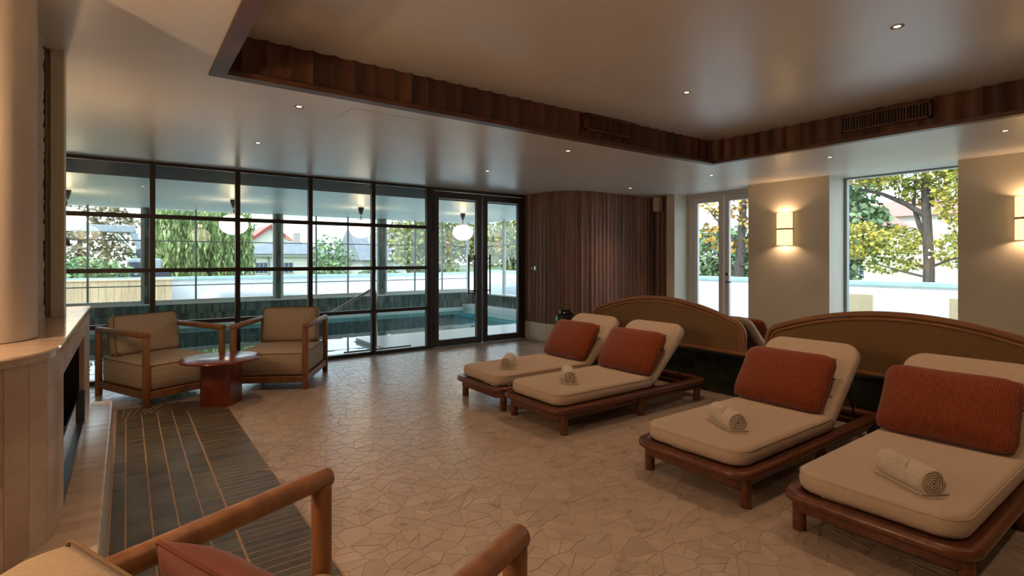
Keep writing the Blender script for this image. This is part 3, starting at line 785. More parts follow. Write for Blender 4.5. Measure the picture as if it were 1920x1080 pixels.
for i, (li, dy, rot, ang, lab) in enumerate(CU):
    e = empty('cushion'); tag(e, lab, 'cushion', 'rust chenille cushions on the loungers')
    Lo = loungers[li]; sgn = 1 if li < 4 else -1
    base = Vector(Lo.location) + Vector((sgn*1.10, dy, .335))
    A = R(ang)
    # local: x' width -> world -y, y' height -> up the backrest, z' thickness -> away from the backrest
    M_ = Matrix(((0, math.cos(A), -math.sin(A), 0), (-1, 0, 0, 0), (0, math.sin(A), math.cos(A), 0), (0, 0, 0, 1)))
    Mx = Matrix.Rotation(rot, 4, 'Z') @ M_ @ Matrix.Translation((0, .205, 0))
    m = MB(); pillow(m, .66, .45, .20, pinch=.05, wr=.05, seed=i + 2, M=Mx, corner=.35)
    m.build('cover', M_rust, e, smooth=80)
    m = MB(); m.rbox(-.012, .014, -.008, .008, -.002, .002, .0005, 1, Mx @ Matrix.Translation((.325, .05, 0))); m.build('care_tag', M_blackmetal, e)
    e.location = base; e.rotation_euler = (0, 0, 0 if li < 4 else math.pi)

# rolled towels
def towel(mb, L, r, turns, seed):
    rg = random.Random(seed); n = 26*turns; inner = []; outer = []
    th = r/(turns + .6)*.60
    ph = rg.uniform(0, 6); a1, a2 = rg.uniform(.06, .12), rg.uniform(.04, .09)
    for i in range(n + 1):
        t = i/26; ang = 2*math.pi*t
        rad = r*(.12 + .88*(t/turns)); wob = (1 - t/turns)
        rad *= 1 + wob*(a1*math.sin(3*ang + ph) + a2*math.sin(5*ang + ph*2)) * 1.3
        fl_ = 1.0
        x = rad*math.cos(ang); z = rad*math.sin(ang)
        if z < -r*.82: z = -r*.82 + (z + r*.82)*.25
        outer.append((x, z)); k = max(.0, (rad - th)/rad); inner.append((x*k, z*k))
    # tail lying flat on the mattress
    prof = outer + [(outer[-1][0] + .001, outer[-1][1] - th*.5)] + inner[::-1]
    ys = [-L/2, -L/2 + .006, -L/2 + .02, 0, L/2 - .02, L/2 - .006, L/2]; sc = [.93, .985, 1, 1.01, 1, .985, .93]
    rs = [[(x*s_, y, z*s_) for x, z in prof] for y, s_ in zip(ys, sc)]
    vs = [p for q in rs for p in q]; N_ = len(prof); fs = []
    for a in range(len(rs) - 1):
        for j in range(N_):
            k = (j + 1) % N_; fs.append((a*N_ + j, a*N_ + k, (a+1)*N_ + k, (a+1)*N_ + j))
    m_ = len(outer)
    for a, flip in ((0, False), (len(rs) - 1, True)):
        for j in range(m_ - 1):
            o0, o1 = a*N_ + j, a*N_ + j + 1; i0, i1 = a*N_ + (N_ - 1 - j), a*N_ + (N_ - 2 - j)
            fs.append((o0, i0, i1, o1) if flip else (o0, o1, i1, i0))
    return mb.add(vs, fs)
TW = [((2.97, 4.12), -44, 4, 'rolled cream towel on the farthest sun lounger'), ((3.03, 3.33), -38, 4, 'rolled cream towel on the lounger second from the glass door'),
      ((3.01, 1.86), -31, 5, 'rolled cream towel on the lounger third from the glass door'), ((2.905, .885), -32, 5, 'rolled cream towel with embossed emblem on the lounger closest to the camera')]
for i, ((x, y), rz, tn, lab) in enumerate(TW):
    r_ = .066; e = empty('rolled_towel', (x, y, .322 + r_*.85), R(rz)); tag(e, lab, 'towel', 'rolled towels on the loungers')
    m = MB(); towel(m, .27, r_, tn, i + 3); m.build('roll', M_towel, e, smooth=45)
    m = MB(); m.rbox(-.055, .075, -.134, .134, -.054, -.046, .003); m.build('folded_edge', M_towel, e)
    if i >= 2:
        m = MB(); q = []
        def sp(u, v):   # u round the roll (degrees from top towards the camera side), v along it
            a = R(90 + u); rr2 = r_*1.012; return (rr2*math.cos(a), v, rr2*math.sin(a))
        for pts in ([(8, -.02), (60, .06)], [(8, -.02), (60, -.045)], [(8, -.02), (8, .085)], [(42, .03), (42, -.03)]):
            m.tube([sp(pts[0][0] + (pts[1][0]-pts[0][0])*t/5, pts[0][1] + (pts[1][1]-pts[0][1])*t/5) for t in range(6)], .0022, 6)
        m.build('embossed_emblem', M_towel, e, smooth=60)

# ------------------------------------------------------------------ marble plinth and cane headboards
e = empty('marble_plinth', (4.83, 0, 0)); tag(e, 'long low dark green marble plinth behind the loungers', 'plinth')
m = MB(); m.rbox(0, .14, .2, 5.0, 0, .385, .004, 1); m.build('body', M_marb, e)
m = MB(); m.rbox(-.012, .15, .19, 5.01, .386, .412, .004, 1); m.build('top_slab', M_marb, e)
HBX = 4.90
def headboard(yc, label):
    e = empty('cane_headboard', (HBX, yc, .412)); tag(e, label, 'headboard', 'arched cane headboards on the marble plinth')
    W = 1.065; rc = .17; zs = .33; zp = .525
    # half outline from bottom to centre, mirrored
    def outline(off):
        pts = [(-W + off, .0), (-W + off, zs - rc + .02)]
        r = rc - off; cx, cz = -W + rc, zs - rc + .02
        Rr = ((W - rc)**2 + (zp - zs)**2)/(2*(zp - zs))
        a_end = math.degrees(math.asin((W - rc)/Rr))
        for k in range(1, 8): 
            a = R(180 - (90 - a_end*.55)*k/7); pts.append((cx + r*math.cos(a), cz + r*math.sin(a)))
        x0_ = pts[-1][0]; z0_ = pts[-1][1]
        for k in range(1, 15):
            t = k/14; x = x0_*(1 - t); zz = z0_ + (zp - off - z0_)*(1 - (1 - t)**2); pts.append((x, zz))
        return pts + [(-x, z) for x, z in pts[-2::-1]]
    def band(o0, o1, d0, d1, name, mat, rnd=.006):
        A, B = outline(o0), outline(o1); A2, B2 = outline(o0 + rnd), outline(o1 - rnd)
        rs = []
        for (a, b, a2, b2) in zip(A, B, A2, B2):
            rs.append([(d0 + rnd, a[0], a[1]), (d0, a2[0], a2[1]), (d0, b2[0], b2[1]), (d0 + rnd, b[0], b[1]), (d1 - rnd, b[0], b[1]), (d1, b2[0], b2[1]), (d1, a2[0], a2[1]), (d1 - rnd, a[0], a[1])])
        return MB().rings(rs).build(name, mat, e, smooth=45)
    band(0, .045, -.025, .025, 'outer_frame', M_hb, .012); band(.046, .075, -.017, .017, 'inner_bead', M_hb, .008)
    m = MB(); O = outline(.07); m.rings([[(-.006, x, z) for x, z in O], [(.006, x, z) for x, z in O]]); m.build('cane_panel', M_rattan, e)
    m = MB(); m.rbox(-.045, .045, -W - .02, W + .02, .0, .026, .005); m.build('base_rail', M_hb, e)
    return e
headboard(3.885, 'arched woven cane headboard behind the two far loungers')
headboard(1.565, 'arched woven cane headboard behind the two near loungers')

# ------------------------------------------------------------------ black lanterns
def lantern(loc, label):
    e = empty('lantern', loc); tag(e, label, 'lantern', 'black ribbed lanterns')
    prof = [(.085, 0), (.120, .012), (.138, .05), (.142, .11), (.142, .21), (.132, .25), (.105, .275), (.082, .285)]
    n = 56; rs = []
    for r, z in prof: rs.append([((r - (.003 if j % 2 else 0))*math.cos(2*math.pi*j/n), (r - (.003 if j % 2 else 0))*math.sin(2*math.pi*j/n), z) for j in range(n)])
    m = MB(); m.rings(rs); m.build('body', M_lant, e, smooth=25)
    m = MB(); m.lathe([(.080, .283), (.086, .288), (.086, .322), (.082, .328), (.070, .328), (.070, .30), (.002, .30)], 32); m.build('neck', M_lant, e, smooth=40)
    m = MB(); m.tube([(.088*math.cos(R(a)), 0, .315 + .088*math.sin(R(a))*1.0) for a in range(0, 181, 12)], .0035, 8); m.build('handle', M_blackmetal, e, smooth=60)
    return e
lantern((4.66, 2.64, 0), 'black ribbed lantern on the floor between the middle loungers')
lantern((4.52, 5.02, .375), 'black ribbed lantern on a small stand beside the curved timber wall')
e = empty('side_stand', (4.52, 5.02, 0)); tag(e, 'small dark round stand under the black lantern', 'side table')
m = MB(); m.lathe([(.17, .345), (.18, .35), (.18, .37), (.175, .375)], 32); m.build('top', M_lant, e, smooth=40)
m = MB(); m.lathe([(.13, 0), (.13, .012), (.03, .03), (.025, .32), (.06, .345)], 24); m.build('pedestal', M_blackmetal, e, smooth=40)

# ------------------------------------------------------------------ armchairs
def box_cushion(x0, x1, y0, y1, z0, z1, mat, e, name, M=None, e_=.04, crown=.012):
    m = MB(); soft_slab(m, x0, x1, y0, y1, z0, z1, (.05,)*4, e_, crown, M); o = m.build(name, mat, e, smooth=70)
    for z in (z0 + .012, z1 - .014):
        m = MB(); pts = [Vector((x, y, z)) for x, y in rrect(x0, x1, y0, y1, (.05,)*4, .004)]
        m.tube([M @ p if M else p for p in pts], .0042, 6, closed=True); m.build('piping', M_pipe, o, smooth=60)
    return o
def make_armchair():
    # local: chair faces -y, front legs at y=0, x from -W to W
    e = empty('armchair'); W = .355; D = .90; r = .031
    for sx in (-1, 1):
        m = MB(); m.bar((sx*W, 0, 0), (sx*W, 0, .64), r, 18, .004); m.build('leg', M_oak, e, smooth=50)
        m = MB(); m.bar((sx*W, D, 0), (sx*W, D, .665), r, 18, .004); m.build('leg', M_oak, e, smooth=50)
        m = MB(); m.bar((sx*W, -.03, .655), (sx*W, D + .02, .655), r, 18, .008); m.build('arm_rest', M_oak, e, smooth=50)
        m = MB(); m.rbox(sx*W - .016, sx*W + .016, 0, D,   .075, .140, .006); m.build('side_rail', M_oak, e)
    m = MB(); m.rbox(-W, W, -.016, .016,   .075, .140, .006); m.build('front_rail', M_oak, e)
    m = MB(); m.rbox(-W, W, D - .016, D + .016,   .075, .140, .006); m.build('back_rail', M_oak, e)
    for k in range(6):
        y = .07 + .125*k; m = MB(); m.rbox(-W, W, y, y + .06, .120, .140, .004); m.build('seat_slat', M_oak, e)
    m = MB(); m.bar((-W, D, .625), (W, D, .625), .02, 14, .004); m.build('back_top_rail', M_oak, e, smooth=50)
    m = MB()
    for k in range(33):
        x = -W + .02 + (2*W - .04)*k/32; m.tube([(x, D, .14), (x, D, .625)], .0028, 5)
    for k in range(20):
        z = .15 + .46*k/19; m.tube([(-W, D + .004, z), (W, D + .004, z)], .0028, 5)
    tag(m.build('woven_back', M_mesh, e), kind='stuff')
    box_cushion(-W + .005, W - .005, .01, D - .04, .142, .385, M_oat, e, 'seat_cushion')
    Mb = Matrix.Translation((0, D - .165, .392)) @ Matrix.Rotation(R(79), 4, 'X')
    box_cushion(-W + .05, W - .05, 0, .40, -.085, .085, M_oat, e, 'back_cushion', Mb, .055, .02)
    return e
AC = make_armchair()
def place_chair(o, xf, yf, ang): o.location = (xf, yf, 0); o.rotation_euler = (0, 0, ang)
# chair A: front legs (.147,5.841) and (.795,6.13)
place_chair(AC, (.147+.795)/2, (5.841+6.13)/2, math.atan2(.289, .648))
tag(AC, 'oak armchair with oatmeal cushions beside the fireplace, left of the red table', 'armchair', 'oak armchairs with oatmeal cushions')
ACB = copy_tree(AC); place_chair(ACB, (1.463+.843)/2 + .045, (5.735+6.08)/2 - .02, math.atan2(-.345, .62))
tag(ACB, 'oak armchair with oatmeal cushions in front of the glass partition, right of the red table', 'armchair', 'oak armchairs with oatmeal cushions')
ACC = copy_tree(AC)
dv = Vector((.821-.516, 1.033-1.748)); mid = Vector(((.821+.516)/2, (1.033+1.748)/2))
ang = math.atan2(-dv.y, -dv.x)      # local +x points from the right arm to the left arm, chair faces away to the loungers
place_chair(ACC, mid.x - .03, mid.y - .012, ang)
for ch in ACC.children:
    if ch.name.startswith('back_cushion'): ch.location.y -= .065       # pushed a little forward on the seat
tag(ACC, 'oak armchair in the near foreground, cut off by the bottom edge of the picture', 'armchair', 'oak armchairs with oatmeal cushions')

# near scatter cushion
e = empty('scatter_cushion'); tag(e, 'brick red velvet cushion with piped edge in the foreground armchair', 'cushion')
m = MB(); pillow(m, .52, .40, .15, pinch=.08, wr=.06, seed=9, corner=.12); cv = m.build('cover', M_velvet, e, smooth=80)
m = MB(); pts = []
for k in range(80):
    t = k/80*4; sd = int(t); f_ = t - sd; u, v = [(-1 + 2*f_, -1), (1, -1 + 2*f_), (1 - 2*f_, 1), (-1, 1 - 2*f_)][sd]
    x = u*.26*(1 - .048*(1 - v*v)*abs(u)**4); y = v*.20*(1 - .08*(1 - u*u)*abs(v)**4)
    kk = max(0, abs(u) + abs(v) - 1.88); x -= math.copysign(kk*.052, u); y -= math.copysign(kk*.052, v); pts.append((x, y, 0))
m.tube(pts, .005, 6, closed=True); m.build('piping', surf('dark_red_piping', (.12,.02,.01), rough=.8), cv, smooth=60)
e.parent = None

fw = Vector((math.sin(ang), -math.cos(ang), 0))      # facing direction of the near chair
cpos = Vector((mid.x, mid.y, 0)) - fw*.50 + Vector((.03, .0, .560))
zax = (fw*math.cos(R(28)) + Vector((0, 0, math.sin(R(28))))).normalized()
xax = Vector((0, 0, 1)).cross(fw).normalized(); yax = zax.cross(xax)
MM = Matrix((xax, yax, zax)).transposed().to_4x4(); MM.translation = cpos
e.matrix_world = MM

# ------------------------------------------------------------------ red stone table
e = empty('stone_side_table', (.724, 5.626, 0), -R(36.16)); tag(e, 'red travertine side table with round top and faceted pedestal', 'table')
m = MB(); q = .14; ch = .035
po = [(-q+ch, -q), (q-ch, -q), (q, -q+ch), (q, q-ch), (q-ch, q), (-q+ch, q), (-q, q-ch), (-q, -q+ch)]
m.rings([[(x, y, 0) for x, y in po], [(x, y, .41) for x, y in po]]); m.build('pedestal', M_redst, e)
m = MB(); m.lathe([(.335, .408), (.345, .411), (.349, .418), (.345, .427), (.337, .43)], 72); m.build('round_top', M_redst, e, smooth=40)

# ------------------------------------------------------------------ pool room
PY, PC, PX = 13.2, 2.42, 8.23
w = MB(); w.box(-2.6, PX + .3, 8.42, PY + .35, PC, 2.95); 
struct(w.build('ceiling_pool', M_ceil), 'white ceiling of the pool room', 'ceiling')
w = MB(); w.box(-2.6, PX + .3, 7.30, 8.42, PC, 2.95)
struct(w.build('ceiling_soffit', M_pooldark), 'dark soffit strip of the pool room ceiling along the glass', 'ceiling')
w = MB(); w.box(-2.7, -2.5, 7.26, PY + .35, -1.3, 2.9); w.box(-2.6, -.62, 7.20, 7.30, -.1, 2.5)
struct(w.build('wall_pool_left', M_green), 'green tiled wall at the left end of the pool', 'wall')
# tiled dwarf wall, each column of tiles set in courses by the material
def course_mat():
    m, N, L, P = node_mat('green_stack_tile'); P.inputs['Roughness'].default_value = .22
    tcn = N.new('ShaderNodeTexCoord'); sp = N.new('ShaderNodeSeparateXYZ'); L.new(tcn.outputs['Object'], sp.inputs[0])
    ad = N.new('ShaderNodeMath'); ad.operation = 'ADD'; L.new(sp.outputs['X'], ad.inputs[0]); L.new(sp.outputs['Y'], ad.inputs[1])
    cb = N.new('ShaderNodeCombineXYZ'); L.new(ad.outputs[0], cb.inputs['X']); L.new(sp.outputs['Z'], cb.inputs['Y'])
    br = N.new('ShaderNodeTexBrick'); L.new(cb.outputs[0], br.inputs['Vector']); br.offset = 0; br.squash = 1
    br.inputs['Scale'].default_value = 1; br.inputs['Brick Width'].default_value = .05; br.inputs['Row Height'].default_value = .2; br.inputs['Mortar Size'].default_value = .003
    br.inputs['Color1'].default_value = (.022,.040,.034,1); br.inputs['Color2'].default_value = (.13,.18,.155,1); br.inputs['Mortar'].default_value = (.10,.11,.10,1)
    L.new(br.outputs['Color'], P.inputs['Base Color']); return m
M_stack = course_mat()
w = MB(); w.box(-2.6, PX + .2, PY, PY + .2, -1.3, .40); w.box(PX, PX + .2, 7.3, PY, -1.3, .36)
dw = struct(w.build('wall_pool_far', M_stack), 'dwarf wall of dark green stacked tiles behind the pool', 'wall')
w = MB(); w.rbox(-2.6, PX + .2, PY - .02, PY + .22, .40, .435, .004); w.rbox(PX - .02, PX + .22, 7.3, PY - .02, .36, .395, .004)
struct(w.build('trim_sill', M_white), 'white sill under the pool room windows', 'trim')
piers = [(-2.6, -2.35), (.262, .435), (2.79, 2.975), (5.33, 5.555), (8.09, PX + .2)]
for a, b_ in piers[1:4]:
    w = MB(); w.box(a + .045, b_ - .045, PY - .005, PY + .2, .435, PC); struct(w.build('wall_pier', M_stack), 'slim dark green tiled pier between pool windows', 'pier')
M_pframe = surf('pale_window_frame', (.60,.58,.54), rough=.5)
M_bar = surf('grey_glazing_bar', (.33,.35,.36), rough=.5)
WN = ['left of the willow view', 'framing the willow', 'framing the grey-roofed house', 'behind the glass doors']
for i in range(4):
    a, b_ = piers[i][1], piers[i+1][0]
    wd2 = struct(empty('window_%d' % (i + 2)), 'pool room window ' + WN[i], 'window')
    f = MB(); t = .045
    f.box(a - .045, a + .02, PY + .04, PY + .12, .435, PC); f.box(b_ - .02, b_ + .045, PY + .04, PY + .12, .435, PC); f.box(a + .02, b_ - .02, PY + .04, PY + .12, .435, .50)
    f.build('window_frame', M_pframe, wd2)
    for k in (1, 2):
        x = a + (b_ - a)*k/3; f = MB(); f.box(x - .018, x + .018, PY + .06, PY + .10, .50, PC); f.build('glazing_bar', M_bar, wd2)
    for z in (.80, 1.74):
        f = MB(); f.box(a + .02, b_ - .02, PY + .065, PY + .095, z - .011, z + .011); f.build('glazing_bar', M_bar, wd2)
    g = MB(); g.box(a + .02, b_ - .02, PY + .074, PY + .086, .50, PC); g.build('pane', M_glass, wd2)
wd2 = struct(empty('window_6'), 'side window of the pool room on the right', 'window')
ys_ = [7.34, 8.8, 10.27, 11.73, 13.17]
for k, y in enumerate(ys_):
    f = MB(); f.box(PX + .04, PX + .12, y - .03, y + .03, .395, PC); f.build('window_frame', M_pframe, wd2)
for k in range(4):
    g = MB(); g.box(PX + .074, PX + .086, ys_[k] + .03, ys_[k+1] - .03, .395, PC); g.build('pane', M_glass, wd2)
    f = MB(); f.box(PX + .065, PX + .095, ys_[k] + .03, ys_[k+1] - .03, 1.73, 1.752); f.build('glazing_bar', M_bar, wd2)
# deck and basin
w = MB(); w.box(3.20, PX, 7.26, 8.95, -.14, 0); w.box(-2.5, 3.20, 7.26, 7.58, -.14, 0)
pd = struct(w.build('floor_deck', M_deck), 'pale stone deck along the edge of the pool', 'floor')
w = MB(); w.box(2.55, 3.6, 7.60, 7.63, -.02, .012); w.build('drain_strip', M_darkmetal, pd)
w = MB(); w.box(-2.5, PX, 7.3, PY, -1.4, -1.3); w.box(3.20, PX, 8.90, 8.95, -1.3, -.14); w.box(3.15, 3.20, 7.58, 8.95, -1.3, -.14); w.box(-2.5, 3.2, 7.53, 7.58, -1.3, -.14)
basin = struct(w.build('floor_basin', M_poolt), 'turquoise mosaic basin of the indoor pool', 'pool')
w = MB(); w.box(7.55, PX, 8.95, PY, -1.3, -.20); w.build('bench_step', M_poolt, basin)
w = MB(); w.box(7.85, PX, 8.95, PY, -.2, .06); w.box(-2.5, 7.85, PY - .14, PY, -.2, -.015); w.build('overflow_ledge', M_deck, basin)
for k in range(3):
    w = MB(); w.box(3.15 - .42*(k+1), 3.15 - .42*k, 7.58, 8.95, -1.3, -.26 - .24*k); w.build('pool_step', M_deck, basin)
def water_mat():
    m = glass('pool_water_surface', (.62,.92,.95), ior=1.33); N = m.node_tree.nodes; L = m.node_tree.links
    nz = N.new('ShaderNodeTexNoise'); nz.inputs['Scale'].default_value = 1.6; nz.inputs['Detail'].default_value = 2
    tcn = N.new('ShaderNodeTexCoord'); L.new(tcn.outputs['Object'], nz.inputs['Vector'])
    bp = N.new('ShaderNodeBump'); bp.inputs['Strength'].default_value = .04; bp.inputs['Distance'].default_value = .05; L.new(nz.outputs[0], bp.inputs['Height'])
    for nd in N:
        if nd.type in ('BSDF_GLOSSY', 'LAYER_WEIGHT'): L.new(bp.outputs[0], nd.inputs['Normal'])
    return m
w = MB(); w.add([(-2.49, 7.585, -.06), (3.145, 7.585, -.06), (3.145, 8.955, -.06), (7.845, 8.955, -.06), (7.845, PY - .145, -.06), (-2.49, PY - .145, -.06)], [(0, 1, 2, 5), (2, 3, 4, 5)])
pw = w.build('pool_water', water_mat()); tag(pw, 'calm blue-green water of the indoor pool', 'water', kind='stuff')
# handrail
e = empty('pool_handrail', (3.05, 7.66, 0)); tag(e, 'polished steel handrail running down into the pool', 'handrail')
m = MB(); pts = [(0, 0, 0), (0, 0, .80)] + [(-.07 + .07*math.cos(R(a)), 0, .82 + .07*math.sin(R(a))) for a in range(0, 116, 12)]
m.tube(pts + [(-.9, 0, .46), (-1.5, 0, .14), (-1.62, 0, .03), (-1.64, 0, -.40)], .021, 14); m.build('rail', M_chrome, e, smooth=60)
m = MB(); m.lathe([(.05, 0), (.05, .008), (.03, .014)], 20); m.build('base_flange', M_chrome, e, smooth=40)
# globe pendants
M_globe = emit('opal_globe', (1.0, .80, .52), 4.5)
PEN = [(-.74, 'half hidden at the left edge of the glass'), (1.56, 'in front of the willow'), (3.90, 'right of the grey-roofed house'), (6.33, 'behind the left door leaf')]
for x, s_ in PEN:
    e = empty('globe_pendant', (x, 10.6, 1.98)); tag(e, 'opal globe pendant lamp over the pool, ' + s_, 'pendant lamp', 'opal globe pendants over the pool')
    m = MB(); m.lathe([(.235*math.sin(R(a)) + .001, -.185*math.cos(R(a))) for a in range(0, 181, 10)], 32); m.build('globe', M_globe, e, smooth=80)
    m = MB(); m.lathe([(.06, .18), (.065, .195), (.012, .205), (.008, .29), (.008, .30)], 16); m.build('stem', M_blackmetal, e, smooth=40)
    m = MB(); m.lathe([(.012, .28), (.03, .31), (.055, .40), (.06, .44)], 20); m.build('canopy_cup', M_blackmetal, e, smooth=40)
    l = bpy.data.lights.new('pendant_light', 'POINT'); l.energy = PENDANT_W; l.color = (1, .70, .40); l.shadow_soft_size = .05
    lo = bpy.data.objects.new('pendant_light', l); COL.objects.link(lo); lo.location = (0, 0, .25); lo.parent = e
for x, y, s_ in ((.2, 9.4, 'left of the first pane bar'), (1.9, 9.6, 'above the pool behind the second pane'), (2.6, 9.9, 'above the pool behind the fourth pane'), (4.2, 9.3, 'above the pool beside the door')):
    downlight(x, y, PC, 'tiny pool room downlight ' + s_, 0, 'pool room')

# ------------------------------------------------------------------ terrace
w = MB(); w.box(-8, 11, PY + .36, 17, -.3, -.05); w.box(8.06, 11.1, -8, PY + .4, -.3, -.03)
struct(w.build('floor_terrace', M_terr), 'pale paved roof terrace outside the windows', 'terrace')
w = MB(); w.box(-8, 11.2, 17, 17.25, -1.2, .80); w.box(11.0, 11.25, -8, 17, -1.2, .88)
wt = struct(w.build('wall_parapet', M_para), 'white rendered parapet wall around the terrace', 'parapet')
w = MB(); w.rbox(-8, 11.0, 16.95, 17.3, .80, .875, .01); w.rbox(10.95, 11.3, -8, 17.3, .88, .955, .01); w.build('coping', M_cop, wt)
w = MB(); w.box(-150, 200, -60, 250, -1.6, -1.5)
struct(w.build('ground_lawn', M_ground), 'lawn beyond the terrace wall', 'ground')
# pine cabinet
e = empty('pine_cabinet', (-1.0, 16.25, -.05)); tag(e, 'long pale pine cabinet standing against the terrace wall', 'cabinet')
m = MB(); m.rbox(-2.6, 2.0, -.02, .62, .86, .90, .006); m.build('top_board', M_pine, e)
m = MB(); m.box(-2.55, 1.96, .02, .58, 0, .86); m.build('carcass', M_pine, e)
for k in range(30):
    x = -2.55 + 4.51*k/30; m = MB(); m.rbox(x + .002, x + 4.51/30 - .002, -.005, .02, .02, .855, .003, 1); m.build('board', M_pine, e)
# covered furniture
def mound(x, y, sx, sy, h, seed, label):
    rg = random.Random(seed); ph = [rg.uniform(0, 6) for _ in range(6)]; m = MB(); rs = []
    for k in range(12):
        t = k/11
        rr_ = (1 - t**3.2)**.5 if t < 1 else 0; z = h*(1 - (1 - t)**2.2)
        rs.append([(x + sx*max(rr_, .02)*math.copysign(abs(math.cos(a))**.6, math.cos(a))*(1 + .06*math.sin(3*a + ph[0])), y + sy*max(rr_, .02)*math.copysign(abs(math.sin(a))**.6, math.sin(a))*(1 + .05*math.sin(4*a + ph[1])), -.05 + z*(1 + .07*math.sin(2*a + ph[2] + t*3))) for a in [2*math.pi*j/28 for j in range(28)]])
    m.rings(rs); tag(m.build('covered_furniture', M_tarp, smooth=70), label, 'cover', 'white covers over terrace furniture')
mound(2.75, 15.6, 1.25, .8, .66, 1, 'white cover over furniture in front of the willow')
mound(5.2, 15.7, 1.0, .7, .45, 2, 'low white cover over furniture in front of the grey-roofed house')
mound(10.0, 13.6, .7, .8, .75, 3, 'white cover over furniture seen through the right door leaf')
# woven terrace chairs
for y, lab in ((3.78, 'woven tan terrace chair at the left of the tall window'), (2.28, 'woven tan terrace chair at the right of the tall window')):
    e = empty('terrace_chair', (10.0, y, -.03)); tag(e, lab, 'outdoor chair', 'woven tan terrace chairs')
    m = MB(); m.rbox(-.03, .03, -.25, .25, .36, .80, .01); m.build('backrest', surf('woven_tan', (.62,.48,.27), (.72,.58,.35), rough=.8, scale=60) if 'woven_tan' not in MATS else MATS['woven_tan'], e)
    m = MB(); m.rbox(.0, .52, -.25, .25, .36, .42, .01); m.build('seat', MATS['woven_tan'], e)
    for lx in (0, .48):
        for ly in (-.22, .22):
            m = MB(); m.bar((lx, ly, 0), (lx, ly, .38), .014, 8, .002); m.build('leg', M_oak, e)

# ------------------------------------------------------------------ trees
def leaf_quad(mb, p, s, rg, droop=False):
    if droop: d = Vector((rg.uniform(-.35, .35), rg.uniform(-.35, .35), -1)).normalized()
    else: d = Vector((rg.gauss(0, 1), rg.gauss(0, 1), rg.gauss(0, .7))).normalized()
    u = d.cross(Vector((rg.gauss(0, 1), rg.gauss(0, 1), rg.gauss(0, 1)))).normalized(); s *= rg.uniform(.6, 1.3)
    w_ = s*(.16 if droop else .38)
    mb.add([p - d*s*.5, p + u*w_, p + d*s*.5, p - u*w_], [(0, 1, 2, 3)], rg.random())
def crown(e, mat, blobs, n, s, seed, droop=False, name='foliage', mixmat=None):
    rg = random.Random(seed); mb = MB(); tot_ = sum(b[3]*b[4]*b[5] for b in blobs)
    for (x, y, z, a, b, c_) in blobs:
        for _ in range(int(n*a*b*c_/tot_)):
            d = Vector((rg.gauss(0, 1), rg.gauss(0, 1), rg.gauss(0, 1))).normalized()*rg.uniform(.35, 1)**.6
            leaf_quad(mb, Vector((x + d.x*a, y + d.y*b, z + d.z*c_)), s, rg, droop)
    o = mb.build(name, mat, e, tone=True); tag(o, kind='stuff'); return o
def trunk(e, segs, name='trunk'):
    for i, (pts, r) in enumerate(segs):
        rr_ = [r*(1 - .55*k/(len(pts) - 1)) for k in range(len(pts))]
        m = MB(); m.tube(pts, rr_, 9); m.build('trunk' if i == 0 else 'branch', M_bark, e, smooth=60)
def tree(name, loc, label, mat, blobs, n, s, seed, segs, group='trees beyond the terrace', droop=False):
    e = empty(name, loc); tag(e, label, 'tree', group); trunk(e, segs); crown(e, mat, blobs, n, s, seed, droop); return e
G = -1.5
# maple outside the tall window
mp = tree('maple_tree', (16, 4.45, G), 'green and yellow maple tree with forked trunk outside the tall window', M_maple,
     [(0, 1.6, 3.35, .9, .7, .55), (.2, .7, 3.3, .8, .6, .45), (0, .4, 5.2, 1.1, 1.2, .6), (-.2, 1.4, 5.3, .9, .8, .5), (.1, -.7, 4.4, .9, .7, .9), (0, -.6, 3.1, .8, .5, .5), (.3, .3, 4.5, .6, .5, .3), (0, 0, 6.1, 1.6, 1.8, .6), (.5, 1.0, 2.7, .6, .8, .25), (.2, -.8, 5.3, .9, .8, .7)], 12000, .115, 21,
     [([(0, 0, 0), (.02, .02, 1.5), (0, 0, 2.8), (0, .05, 3.9), (.05, .1, 4.8), (0, .05, 6.2)], .15), ([(0, .02, 3.9), (-.05, .45, 4.25), (-.1, .95, 4.55), (-.1, 1.5, 4.75)], .075), ([(0, 0, 3.2), (.1, .22, 3.7), (.1, .35, 4.2), (.1, .3, 5.0)], .07),
      ([(0, 0, 2.65), (-.1, -.45, 2.85), (-.1, -1.2, 3.05)], .035), ([(0, 0, 2.4), (-.2, .5, 2.55), (-.2, 1.1, 2.75)], .03)])
tree('evergreen_tree', (21.5, 8.4, G), 'dark evergreen tree behind the maple at the left of the tall window', M_ever, [(0, 0, 4.0, 1.5, 1.4, 1.3), (0, .4, 2.6, 1.2, .9, .9), (0, -.2, 5.8, 1.2, 1.0, 1.0)], 2400, .26, 22, [([(0, 0, 0), (0, 0, 6)], .14)])
tree('evergreen_tree', (24, 15.2, G), 'dark evergreen tree seen through the left leaf of the french door', M_ever, [(0, 0, 2.6, 2.6, 2.4, 2.0), (.5, -1.6, 2.4, 1.6, 1.4, 1.6)], 5200, .26, 23, [([(0, 0, 0), (0, 0, 5)], .2)])
